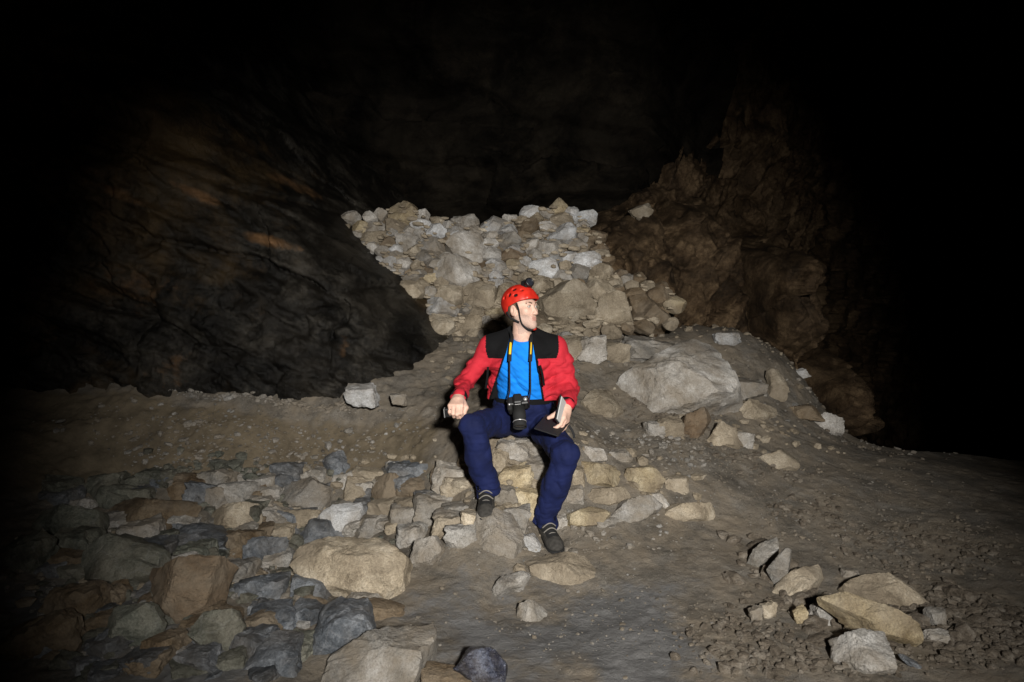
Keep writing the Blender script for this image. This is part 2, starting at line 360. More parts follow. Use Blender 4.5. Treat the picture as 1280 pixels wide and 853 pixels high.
st = np.zeros_like(X)
bw = sheet('cave_wall', X, Z, Yb, R['back'], None, True)
tag(bw, 'brown rock buttresses at the back of the cave', kind='structure')

def hit_back(px, py):
    t = np.arange(5.0, 9.5, 0.01); p = np.stack([(px - 640) / F * t, t, CZ + (HY - py) / F * t], -1)
    i = np.clip(np.searchsorted(xx, p[:, 0]), 0, len(xx) - 1); j = np.clip(np.searchsorted(zz, p[:, 2]), 0, len(zz) - 1)
    k = np.nonzero(p[:, 1] > Yb[i, j])[0]; return p[k[0]] if len(k) else p[-1]
BANK = hit_back(800, 270)
# low layered roof hanging over the dry stone wall
xo = np.linspace(-4.5, 2.6, 240); zo = np.linspace(2.0, 6.0, 150); X, Z = np.meshgrid(xo, zo, indexing='ij')
c1, k1 = cells(X * 0.7, Z * 3.2 + 0.3 * np.sin(X), 501); c2, k2 = cells(X * 2.2, Z * 8, 511)
Yo = 8.0 - 0.75 * (Z - 2.0) + 0.16 * c1 + 0.05 * c2 + 0.25 * fbm(np.stack([X * 0.8, Z * 0.8, 0 * X], -1), 4, 515) + 1.6 * sstep(1.2, 2.6, X) + 1.2 * sstep(2.25, 2.0, Z)
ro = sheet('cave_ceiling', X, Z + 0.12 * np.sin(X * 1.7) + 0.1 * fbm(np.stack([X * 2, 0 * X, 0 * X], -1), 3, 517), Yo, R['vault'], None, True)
tag(ro, 'low dark layered rock roof over the dry stone wall', kind='structure')

# vault over everything
n, m = 120, 60
th = np.linspace(0, 2 * math.pi, n + 1)[:, None]; ph = np.linspace(-0.35, math.pi / 2 - 0.001, m)[None, :]
D = np.stack([np.cos(th) * np.cos(ph), np.sin(th) * np.cos(ph), np.sin(ph) + 0 * th], -1)
rr = 1 + 0.10 * fbm(D * 4, 5, 55, 0.55, True)
V = D * np.array([11.0, 10.5, 6.2]) * rr[..., None] + np.array([0.5, 4.0, 0.2])
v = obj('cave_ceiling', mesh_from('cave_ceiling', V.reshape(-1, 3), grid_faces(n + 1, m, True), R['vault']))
tag(v, 'black rock vault closing the cave overhead', kind='structure')

# ------------------------------------------------------------------ rocks
def poly_rock(planes, dist, level=4, sharp=28.0, amp=0.05, freq=2.2, seed=0, size=1.0, warp=0.30):
    """a stone bounded by flat breaks: nearest of the planes along each direction, corners slightly worn, surface roughened"""
    Dv, Fc = ico(level)
    wv = np.stack([fbm(Dv * 1.9 + 3.1 * c, 3, seed + 200 + c, 0.6) for c in range(3)], -1)
    Dw = Dv + warp * wv; Dw /= np.linalg.norm(Dw, axis=1)[:, None]; dt = Dw @ planes.T
    r = np.where(dt > 0.02, dist[None, :] / np.maximum(dt, 0.02), 50 * size)
    k = sharp / size
    r = np.minimum(r, 1.9 * size); mn = r.min(1); r = mn - np.log(np.exp(-k * (r - mn[:, None])).sum(1)) / k
    Pv = Dv * np.maximum(r, 0.05 * size)[:, None]
    q = Pv / size
    d = amp * (fbm(q * freq, 3, seed) + 0.6 * fbm(q * freq * 3.2, 3, seed + 40, 0.6, True) + 0.22 * fbm(q * freq * 9, 2, seed + 80))
    Pv = Pv + Dv * (d * size)[:, None]
    return Pv, Fc

def unit_rock(seed, level=4, n=15, flat=0.0, amp=0.05, blocky=0.0):
    rg = np.random.default_rng(seed); nrm = rg.normal(size=(n, 3)); nrm /= np.linalg.norm(nrm, axis=1)[:, None]
    dist = rg.uniform(0.68, 1.05, n)
    if blocky > 0:
        ax = np.array([[1, 0, 0], [-1, 0, 0], [0, 1, 0], [0, -1, 0], [0, 0, 1], [0, 0, -1]], float) + rg.normal(scale=0.16, size=(6, 3))
        ax /= np.linalg.norm(ax, axis=1)[:, None]
        nrm = np.concatenate([nrm[: max(5, n - 7)], ax]); dist = np.concatenate([dist[: max(5, n - 7)] + 0.22 * blocky, rg.uniform(0.66, 0.8, 6)])
    nrm = np.concatenate([nrm, np.eye(3), -np.eye(3)]); dist = np.concatenate([dist, np.full(6, 1.0)])
    Pv, Fc = poly_rock(nrm, dist, level, 55, amp, 2.2, seed)
    lo, hi = Pv.min(0), Pv.max(0)
    return (Pv - (lo + hi) / 2) / ((hi - lo) / 2), Fc

def rock_at(name, px, py, wpx, hpx, mat, seed, parent=None, tilt=0.0, blocky=0.5, deep=0.8, sink=0.78, level=4, d=None, amp=0.05, yaw=0.0, forward=0.0, back=0.30):
    """a rock standing where the ground meets the line of sight below its middle; size taken at that distance"""
    base = hit(px, py + hpx * 0.5 * sink) if d is None else P(px, py, d)
    dd = base[1] - forward
    wd, ht = wpx / F * dd, hpx / F * dd
    V, Fc = unit_rock(seed, level, 15, 0, amp, blocky)
    dp = (wd * 0.6 + ht * 0.4) * deep
    V = V * np.array([wd / 2, dp / 2, ht / 2])
    ca, sa = math.cos(tilt), math.sin(tilt)
    V = np.stack([V[:, 0] * ca - V[:, 2] * sa, V[:, 1], V[:, 0] * sa + V[:, 2] * ca], -1)
    if yaw:
        ca, sa = math.cos(yaw), math.sin(yaw); V = np.stack([V[:, 0] * ca - V[:, 1] * sa, V[:, 0] * sa + V[:, 1] * ca, V[:, 2]], -1)
    c = P(px, py, dd + dp * back)
    o = obj(name, crisp(mesh_from(name, V, Fc, R[mat])), parent, Vector(c))
    return o

# --- dry stone wall at the back: stones fitted to their neighbours on a leaning face
WO = np.array([0.0, 5.28, 1.0]); WN = unit([0.0, -1.0, 0.50]); WU = np.array([1.0, 0, 0]); WV = unit(np.cross(WU, WN)) * 1.0
if WV[2] < 0: WV = -WV
def wall_uv(px, py):
    dr = P(px, py, 1.0) - np.array([0, 0, CZ]); o = np.array([0, 0, CZ])
    t = ((WO - o) @ WN) / (dr @ WN); p = o + dr * t - WO
    return np.array([p @ WU, p @ WV])
outline = np.array([wall_uv(*p) for p in [(424, 300), (428, 272), (470, 268), (505, 258), (540, 268), (595, 279), (640, 268), (690, 256), (728, 264), (750, 300), (778, 340), (845, 362), (845, 404),
                                          (770, 412), (700, 425), (600, 420), (540, 412), (505, 395), (485, 365), (455, 335)]])
def inside(poly, p):
    x, y = p; c = False; j = len(poly) - 1
    for i in range(len(poly)):
        xi, yi = poly[i]; xj, yj = poly[j]
        if (yi > y) != (yj > y) and x < (xj - xi) * (y - yi) / (yj - yi) + xi: c = not c
        j = i
    return c
seeds = []; rads = []; mats = []
key = [(712, 378, 62, 'tan'), (770, 388, 46, 'tan'), (572, 338, 44, 'pale'), (505, 268, 26, 'ochre'), (548, 384, 32, 'white'), (515, 387, 26, 'grey'), (616, 281, 26, 'white'), (705, 292, 28, 'white'),
       (585, 311, 40, 'pale'), (680, 335, 32, 'white'), (450, 283, 20, 'ochre'), (467, 284, 22, 'pale'), (549, 403, 34, 'tan'), (585, 402, 26, 'tan'), (600, 370, 40, 'tan'), (565, 370, 26, 'tan'),
       (513, 365, 28, 'tan'), (540, 306, 26, 'pale'), (640, 318, 22, 'rust'), (643, 312, 16, 'white'), (750, 342, 24, 'tan'), (725, 340, 20, 'grey'), (660, 285, 22, 'brown'), (800, 385, 34, 'brown'), (820, 392, 26, 'brown'),
       (745, 365, 30, 'tan'), (690, 310, 26, 'pale'), (640, 372, 40, 'tan'), (655, 400, 40, 'brown')]
for kx, ky, kr, km in key:
    seeds.append(wall_uv(kx, ky)); rads.append(kr / F * 5.5 * 0.5); mats.append(km)
rg = np.random.default_rng(11); lo, hi = outline.min(0), outline.max(0)
for _ in range(14000):
    p = lo + rg.random(2) * (hi - lo)
    if not inside(outline, p): continue
    r = rg.choice([0.038, 0.052, 0.066, 0.080, 0.10], p=[0.22, 0.3, 0.24, 0.16, 0.08])
    if all(math.hypot((p[0] - s[0]) / 1.42, (p[1] - s[1]) / 0.86) > (r + q) * 0.86 for s, q in zip(seeds, rads)):
        seeds.append(p); rads.append(r)
        v = (p[1] - lo[1]) / (hi[1] - lo[1])
        pr = np.array([0.36, 0.24, 0.17, 0.07, 0.14, 0.02]) if v > 0.45 else np.array([0.12, 0.04, 0.42, 0.12, 0.16, 0.14])
        if p[0] > wall_uv(735, 340)[0]: pr = np.array([0.03, 0.0, 0.32, 0.05, 0.15, 0.45])
        mats.append(rg.choice(['pale', 'white', 'tan', 'ochre', 'grey', 'brown'], p=pr / pr.sum()))
seeds = np.array(seeds); rads = np.array(rads)
sw = empty('dry_stone_wall', Vector((-0.2, 5.28, 1.0)))
tag(sw, 'rough dry stone wall of pale broken rocks stacked behind the sitting person', 'stone wall')
def fitted_stone(i, S, rad, basis, org, mat, parent, thick=0.9, level=3, name='stone', bulge=None):
    av = 1.5; dq = (S - S[i]) * np.array([1, av]); d2 = np.linalg.norm(dq, axis=1); nb = [j for j in np.argsort(d2)[1:14] if d2[j] < rad[i] * 5]
    rg = np.random.default_rng(900 + i * 7 + int(1e3 * org[0] * 0)); u, v, nn = basis
    pl, ds = [], []
    for j in nb:
        frac = rad[i] / (rad[i] + rad[j]); t = np.array([dq[j][0], dq[j][1] * av]); tn = np.linalg.norm(t)
        n3 = unit(t[0] / tn * u + t[1] / tn * v + nn * rg.uniform(-0.05, 0.35)); pl.append(n3); ds.append(d2[j] ** 2 / tn * frac * rg.uniform(0.94, 1.04))
    for k in range(10):                                     # free sides keep a stone-like outline
        an = rg.uniform(0, 6.28); pl.append(unit(math.cos(an) * u + math.sin(an) * v + nn * rg.uniform(-0.2, 0.5))); ds.append(rad[i] * rg.uniform(1.1, 1.4) * math.hypot(1.35 * math.cos(an), 0.75 * math.sin(an)))
    for k in range(5):                                      # broken front faces
        pl.append(unit(nn + u * rg.normal(0, 0.55) + v * rg.normal(0, 0.55))); ds.append(rad[i] * thick * rg.uniform(0.5, 0.95))
    pl.append(-nn); ds.append(rad[i] * 1.3)
    Pv, Fc = poly_rock(np.array(pl), np.array(ds), level, 110, 0.038, 2.0, 300 + i, rad[i], 0.16)
    c = org + S[i][0] * u + S[i][1] * v + nn * ((rg.uniform(-0.3, 0.45) * rad[i]) if bulge is None else bulge)
    return obj(name, crisp(mesh_from(name, Pv, Fc, R[mat])), parent, Vector(c))
for i in range(len(seeds)):
    fitted_stone(i, seeds, rads, (WU, WV, WN), WO, mats[i], sw, level=4)
# grit and splinters caught between the stones
rgf = np.random.default_rng(77); Vs, Fs, base = [], [], 0; Dg, Fg = ico(1)
while len(Vs) < 420:
    p = lo + rgf.random(2) * (hi - lo)
    if not inside(outline, p): continue
    sc = rgf.uniform(0.010, 0.030) * np.array([rgf.uniform(0.9, 1.9), rgf.uniform(0.7, 1.2), rgf.uniform(0.5, 0.9)])
    v = unit_rock(7000 + len(Vs) % 9, 1, 9, 0, 0.02, 0.4)[0] * sc + WO + p[0] * WU + p[1] * WV + WN * rgf.uniform(0.0, 0.035)
    Vs.append(v); Fs.append(Fg + base); base += len(v)
o = obj('grit', mesh_from('grit', np.concatenate(Vs), np.concatenate(Fs), R['tan'], False), sw); o['kind'] = 'stuff'
# earth packed behind the stones
bu = np.array([p for p in outline]); c0 = bu.mean(0)
V = [WO + c0[0] * WU + c0[1] * WV - WN * 0.03] ; V += [WO + (c0 + (p - c0) * 0.97)[0] * WU + (c0 + (p - c0) * 0.97)[1] * WV - WN * 0.05 for p in bu]
V += [v - WN * 0.5 for v in V[1:]]
nb = len(bu); Fc = [[0, 1 + k, 1 + (k + 1) % nb] for k in range(nb)]
Fc += [[1 + k, 1 + nb + k, 1 + (k + 1) % nb] for k in range(nb)] + [[1 + (k + 1) % nb, 1 + nb + k, 1 + nb + (k + 1) % nb] for k in range(nb)]
o = obj('earth_core', mesh_from('earth_core', V - np.array(sw.location) * 0, Fc, R['brown'], False), sw, Vector((0, 0, 0)))

def poly_stone(name, pts, mat, seed, parent=None, face=(0, -0.80, 0.55), bulge=0.20, level=4, amp=0.055, warp=0.14, d=None, lift=0.0):
    """a stone whose visible face has the given outline, standing on the ground at its lower edge, with real thickness behind"""
    pts = np.array(pts, float); low = pts[pts[:, 1].argmax()]
    base = hit(pts[:, 0].mean(), low[1]) if d is None else P(pts[:, 0].mean(), low[1], d)
    nn = unit(face); o = np.array([0, 0, CZ]); Q = []
    for x, y in pts:
        dr = P(x, y, 1.0) - o; Q.append(o + dr * (((base - o) @ nn) / (dr @ nn)))
    Q = np.array(Q); c = Q.mean(0); u = unit(np.cross([0, 0, 1], nn)); v = np.cross(nn, u)
    q = np.stack([(Q - c) @ u, (Q - c) @ v], -1); x, y = q[:, 0], q[:, 1]
    ar = 0.5 * np.sum(x * np.roll(y, -1) - np.roll(x, -1) * y)
    if ar < 0: q = q[::-1]
    size = math.sqrt(abs(ar)) * 0.56; rg = np.random.default_rng(seed); pl, ds = [], []
    for i in range(len(q)):
        a, b = q[i], q[(i + 1) % len(q)]; t = b - a
        n2 = np.array([t[1], -t[0]]) / (np.linalg.norm(t) + 1e-9); dd = max(n2 @ ((a + b) / 2), 0.12 * size)
        tl = rg.uniform(-0.05, 0.35); n3 = n2[0] * u + n2[1] * v + nn * tl; k = np.linalg.norm(n3)
        pl.append(n3 / k); ds.append(dd / k)
    for k in range(5):
        pl.append(unit(nn + u * rg.normal(0, 0.38) + v * rg.normal(0, 0.38))); ds.append(size * bulge * rg.uniform(1.0, 2.2))
    pl.append(-nn); ds.append(size * 0.95)
    Pv, Fc = poly_rock(np.array(pl), np.array(ds), level, 55, amp, 2.2, seed, size, warp)
    return obj(name, crisp(mesh_from(name, Pv, Fc, R[mat])), parent, Vector(c + nn * (lift + 0.16 * size)))

# --- low retaining wall under and beside the sitter
rw = empty('retaining_wall', Vector((0.3, 3.6, 0.1)))
tag(rw, 'low retaining wall of fitted yellowish stones below the sitting person', 'stone wall')
RWL = [(741, 574, 40, 24, 'pale'), (748, 594, 56, 34, 'ochre'), (806, 599, 58, 38, 'ochre'), (756, 622, 58, 26, 'tan'), (733, 646, 56, 28, 'ochre'), (797, 640, 66, 44, 'grey'), (826, 626, 30, 18, 'pale'),
       (868, 642, 66, 36, 'tan'), (713, 622, 30, 28, 'pale'), (775, 572, 30, 18, 'grey'), (715, 598, 28, 26, 'tan'), (845, 608, 34, 22, 'tan'), (765, 655, 40, 16, 'grey'), (700, 655, 20, 24, 'pale'),
       (640, 568, 44, 34, 'pale'), (668, 590, 44, 38, 'grey'), (643, 600, 44, 34, 'ochre'), (622, 577, 34, 34, 'tan'), (655, 628, 46, 38, 'ochre'), (632, 622, 34, 30, 'grey'), (680, 618, 36, 38, 'tan'),
       (625, 552, 36, 24, 'tan'), (660, 560, 40, 26, 'grey'), (577, 610, 52, 28, 'tan'), (548, 628, 40, 24, 'grey'), (560, 595, 40, 22, 'brown'), (590, 580, 34, 26, 'brown'),
       (640, 648, 44, 28, 'grey'), (600, 655, 44, 30, 'tan'), (672, 645, 34, 30, 'tan'), (570, 640, 38, 22, 'grey'), (520, 612, 44, 30, 'brown'), (690, 580, 30, 26, 'tan')]
RWP = [([(727, 606), (727, 577), (771, 583), (775, 594), (771, 608)], 'ochre'), ([(777, 606), (783, 587), (817, 584), (833, 600), (821, 616), (789, 614)], 'ochre'),
       ([(730, 625), (739, 612), (780, 609), (788, 622), (761, 633)], 'tan'), ([(713, 656), (714, 641), (736, 633), (763, 639), (752, 656), (727, 659)], 'ochre'),
       ([(763, 647), (783, 625), (814, 619), (830, 634), (799, 653), (774, 656)], 'grey'), ([(811, 619), (827, 617), (841, 633), (830, 636)], 'pale'),
       ([(830, 644), (849, 630), (896, 628), (896, 646), (855, 652)], 'tan'), ([(727, 578), (730, 558), (755, 562), (760, 577)], 'pale')]
for i, (pts, mt) in enumerate(RWP): poly_stone('stone', pts, mt, 2500 + i, rw, (0, -0.9, 0.4))
RWL = [r for r in RWL if not (r[0] > 720 and (r[0], r[1]) not in ((775, 572), (845, 608), (765, 655)))]
for i, (x, y, a_, b_, mt) in enumerate(RWL):
    rock_at('stone', x, y, a_ * 1.16, b_ * 1.22, mt, 2000 + i, rw, RNG.uniform(-0.12, 0.12), 0.45, 1.1, 0.4, 4, back=0.36, amp=0.08)

# --- rubble bank, lower left
rb = empty('rubble_bank', Vector((-1.2, 3.2, 0.0)))
tag(rb, 'tumbled bank of dark bluish and brown rocks below the left cave wall', 'rubble bank')
RBL = [(374, 621, 78, 40, 'grey', 1), (366, 652, 54, 26, 'tan', 1), (427, 651, 60, 40, 'white', .2), (446, 611, 38, 38, 'tan', .2), (421, 583, 38, 36, 'slate', 0), (486, 618, 54, 50, 'brown', .8),
       (183, 640, 106, 46, 'brown', .6), (282, 646, 78, 38, 'tan', .6), (85, 652, 90, 52, 'green', .3), (152, 697, 94, 80, 'green', .2), (235, 737, 112, 78, 'rust', 1), (163, 784, 74, 62, 'green', .1),
       (272, 792, 70, 60, 'green', .0), (440, 700, 146, 92, 'tan', .5), (367, 733, 52, 20, 'brown', .5), (430, 796, 76, 70, 'slate', .4), (340, 775, 60, 34, 'slate', .3), (405, 665, 60, 40, 'slate', .5),
       (330, 690, 60, 44, 'slate', .4), (255, 680, 70, 40, 'slate', .2), (220, 690, 50, 36, 'slate', .2), (360, 590, 50, 30, 'slate', .2), (390, 597, 40, 24, 'grey', .2), (300, 720, 50, 40, 'grey', .3),
       (330, 740, 60, 40, 'slate', .3), (310, 810, 56, 40, 'slate', .3), (350, 826, 70, 50, 'slate', .4), (385, 770, 50, 30, 'slate', .3), (205, 812, 50, 40, 'brown', .3), (185, 835, 60, 40, 'brown', .3),
       (100, 760, 70, 60, 'brown', .3), (95, 710, 50, 40, 'brown', .3), (60, 800, 80, 70, 'brown', .3), (258, 830, 60, 40, 'slate', .3), (240, 610, 50, 34, 'brown', .2), (200, 600, 44, 30, 'green', .2),
       (130, 610, 50, 34, 'green', .2), (300, 670, 44, 30, 'grey', .3), (455, 750, 50, 26, 'grey', .3), (475, 765, 60, 24, 'brown', .3), (402, 735, 40, 24, 'slate', .3), (465, 660, 50, 34, 'grey', .4),
       (505, 650, 50, 40, 'grey', .4), (535, 682, 48, 52, 'pale', .3), (540, 640, 50, 40, 'grey', .4), (515, 672, 40, 30, 'grey', .4), (575, 672, 44, 34, 'grey', .3), (560, 660, 40, 30, 'tan', .3), (330, 610, 30, 26, 'brown', .3), (350, 700, 40, 26, 'grey', .2),
       (30, 700, 70, 60, 'green', .2), (140, 745, 50, 30, 'brown', .2), (210, 765, 40, 26, 'brown', .2), (228, 819, 28, 15, 'white', .2), (395, 700, 34, 24, 'slate', .2), (290, 600, 40, 24, 'grey', .2), (320, 650, 36, 24, 'brown', .4), (400, 620, 30, 30, 'slate', .3), (460, 636, 34, 24, 'slate', .4)]
rgb = np.random.default_rng(41)
for (xa, xb, ya, yb, n, sa, sb, cs) in [(300, 570, 585, 672, 46, 24, 50, ['tan', 'grey', 'slate', 'brown', 'grey', 'pale']), (50, 320, 600, 720, 44, 26, 60, ['green', 'brown', 'slate', 'green', 'grey']), (60, 400, 720, 850, 40, 24, 56, ['slate', 'green', 'slate', 'brown'])]:
    for _ in range(n):
        w0 = rgb.uniform(sa, sb); RBL.append((rgb.uniform(xa, xb), rgb.uniform(ya, yb), w0, w0 * rgb.uniform(0.5, 0.8), cs[rgb.integers(len(cs))], rgb.uniform(0, 0.8)))
RBP = {(440, 700): ([(369, 709), (384, 686), (421, 675), (477, 673), (509, 697), (504, 727), (477, 746), (410, 740), (376, 724)], 0), (374, 621): ([(337, 639), (346, 606), (395, 604), (414, 615), (404, 637)], 0),
       (366, 652): ([(346, 641), (397, 640), (399, 652), (365, 665)], 0), (427, 651): ([(399, 647), (417, 634), (451, 630), (455, 641), (440, 666), (406, 669)], 0), (446, 611): ([(431, 630), (436, 596), (466, 606), (462, 619), (444, 629)], 0),
       (486, 618): ([(462, 630), (470, 600), (496, 596), (515, 611), (485, 638)], 0), (235, 737): ([(168, 707), (286, 701), (262, 760), (227, 779), (192, 755)], 0), (152, 697): ([(109, 694), (144, 672), (199, 690), (192, 716), (155, 734), (114, 729)], 0),
       (183, 640): ([(131, 631), (175, 626), (240, 635), (238, 655), (210, 668), (140, 655)], 0), (282, 646): ([(245, 646), (315, 629), (319, 646), (302, 666), (262, 668)], 0), (85, 652): ([(39, 650), (79, 635), (129, 642), (127, 659), (87, 674), (48, 666)], 0),
       (163, 784): ([(127, 788), (149, 760), (192, 755), (199, 782), (166, 814), (140, 812)], 0), (272, 792): ([(238, 795), (258, 768), (297, 766), (306, 786), (288, 814), (262, 821)], 0), (535, 682): ([(511, 707), (522, 679), (545, 673), (554, 690), (541, 705)], 0)}
for i, (x, y, a_, b_, mt, bl) in enumerate(RBL):
    if (x, y) in RBP:
        poly_stone('stone', RBP[(x, y)][0], mt, 3500 + i, rb, (RNG.uniform(-0.2, 0.2), -0.8, 0.6), level=5 if a_ > 100 else 4, lift=0.03); continue
    rock_at('stone', x, y, a_ * 1.08, b_ * 1.1, mt, 3000 + i, rb, RNG.uniform(-0.2, 0.2), bl * 0.4, 1.0, 0.5, 4, back=0.30, amp=0.10, yaw=RNG.uniform(-0.3, 0.3))

# --- loose rocks, each a thing of its own
LOOSE = [
    ('boulder', 850, 474, 150, 92, 'pale', .35, -0.22, 'huge pale boulder with rippled face beside the path', 'boulder'),
    ('boulder', 765, 503, 64, 40, 'tan', .2, 0, 'smooth low brown boulder against the left foot of the huge pale boulder', 'boulder'),
    ('rock', 815, 440, 90, 36, 'grey', .4, -0.1, 'dark flat rock on top behind the huge pale boulder', 'rock'),
    ('rock', 903, 485, 46, 40, 'tan', .4, -0.3, 'tan broken rock against the right end of the huge pale boulder', 'rock'),
    ('rock', 930, 486, 52, 30, 'grey', .3, 0, 'rough grey rock right of the huge pale boulder', 'rock'),
    ('rock', 970, 482, 26, 46, 'tan', .6, 0.1, 'narrow tan rock standing on end right of the boulder', 'rock'),
    ('rock', 943, 513, 70, 36, 'tan', .3, 0.08, 'rounded tan slab leaning below the upright narrow rock', 'rock'),
    ('rock', 867, 530, 36, 46, 'rust', .6, 0.1, 'orange stained upright rock under the edge of the huge boulder', 'rock'),
    ('rock', 838, 536, 36, 30, 'tan', .3, 0, 'brown rock left of the orange stained upright rock', 'rock'),
    ('rock', 817, 538, 26, 22, 'grey', .3, 0, 'small grey rock at the path under the boulder', 'rock'),
    ('rock', 903, 549, 52, 42, 'tan', .5, 0.2, 'angular tan rock right of the orange stained upright rock', 'rock'),
    ('rock', 926, 550, 32, 22, 'pale', .5, -0.2, 'pale block resting against the angular tan rock', 'rock'),
    ('rock', 978, 574, 46, 36, 'tan', .5, 0.2, 'tan rock with square end alone on the path', 'rock'),
    ('rock', 1037, 531, 44, 27, 'pale', .1, -0.1, 'rounded pale rock lying alone near the dark drop', 'rock'),
    ('rock', 1005, 516, 40, 20, 'brown', .2, 0, 'low brown rock between the tan slab and the rounded pale rock', 'rock'),
    ('rock', 739, 438, 40, 38, 'pale', .2, 0, 'rough pale pitted rock right of the red sleeve', 'rock'),
    ('rock', 771, 442, 34, 28, 'tan', .2, 0, 'tan rock beside the rough pale pitted rock', 'rock'),
    ('rock', 714, 436, 28, 34, 'tan', .2, 0, 'brown rock between the black shoulder and the pitted rock', 'rock'),
    ('rock', 908, 424, 32, 16, 'white', .4, 0, 'small white rock on the dark slope above the huge boulder', 'rock'),
    ('rock', 1002, 468, 16, 14, 'white', .4, 0.4, 'tiny white rock on the dark slope right of the upright rock', 'rock'),
    ('rock', 952, 692, 44, 46, 'grey', .5, 0.5, 'grey wedge shaped rock at the head of the rock heap by the trodden floor', 'rock'),
    ('rock', 1003, 722, 70, 62, 'tan', .4, 0.2, 'split tan rock beside the grey wedge shaped rock', 'rock'),
    ('rock', 977, 735, 34, 54, 'grey', .6, 0.4, 'thin grey slab standing against the split tan rock', 'rock'),
    ('slab', 1122, 744, 124, 46, 'tan', .8, -0.06, 'flat brown slab lying on top of the rock heap in the gravel', 'slab'),
    ('slab', 1088, 778, 118, 66, 'ochre', .6, -0.22, 'yellow stained thick slab leaning under the flat brown slab', 'slab'),
    ('rock', 1081, 816, 76, 62, 'grey', 1., 0.02, 'square grey block in front of the yellow stained slab', 'rock'),
    ('rock', 1170, 796, 34, 18, 'pale', .3, 0.1, 'small pinkish grey rock at the end of the yellow stained slab', 'rock'),
    ('rock', 1172, 772, 26, 24, 'grey', .3, 0.1, 'small grey rock under the end of the flat brown slab', 'rock'),
    ('rock', 960, 762, 20, 22, 'tan', .6, 0.1, 'small tan cube of rock below the thin grey slab', 'rock'),
    ('rock', 945, 768, 18, 20, 'grey', .3, 0.1, 'small grey rock touching the tan cube of rock', 'rock'),
    ('rock', 1000, 770, 18, 24, 'ochre', .6, 0.3, 'small yellow rock between the split rock and the square block', 'rock'),
    ('rock', 1062, 718, 24, 14, 'grey', .2, 0, 'little grey rock behind the flat brown slab', 'rock'),
    ('rock', 1030, 770, 30, 30, 'grey', .4, 0, 'dark grey rock wedged left of the yellow stained slab', 'rock'),
    ('rock', 1143, 832, 36, 10, 'slate', .5, -0.5, 'thin blue grey splinter beside the square grey block', 'rock'),
    ('slab', 476, 820, 140, 92, 'grey', .9, 0.06, 'broad flat grey slab with straight right edge at the rubble bank foot', 'slab'),
    ('rock', 618, 672, 78, 58, 'grey', .4, 0.12, 'grey rock carrying the raised shoe', 'rock'),
    ('rock', 697, 709, 94, 42, 'tan', .3, -0.12, 'tan rock half buried in the floor under the lower shoe', 'rock'),
    ('rock', 636, 731, 44, 38, 'pale', .4, 0.3, 'pale pinkish rock lying alone on the grey mud', 'rock'),
    ('rock', 661, 758, 42, 40, 'grey', .0, 0, 'round grey rock next to the pale pinkish one', 'rock'),
    ('rock', 664, 678, 22, 24, 'white', .3, 0.3, 'small white rock between the two shoes', 'rock'),
    ('rock', 604, 834, 64, 44, 'blue', .1, -0.1, 'dark blue sparkling lump of stone on the mud', 'rock'),
    ('rock', 560, 848, 70, 26, 'brown', .2, 0, 'low brown crumbly rock left of the dark blue lump', 'rock'),
    ('rock', 649, 711, 16, 12, 'tan', .0, 0, 'little round tan stone beside the half buried rock', 'rock'),
    ('rock', 453, 494, 42, 29, 'white', .1, 0, 'blue white rock alone on the ledge at the cave wall', 'rock'),
    ('rock', 498, 500, 22, 16, 'grey', .3, 0, 'little grey rock right of the blue white rock on the ledge', 'rock'),
    ('rock', 802, 266, 30, 20, 'tan', .5, 0.4, 'pale split rock on the earth bank above the dry stone wall', 'rock'),
]
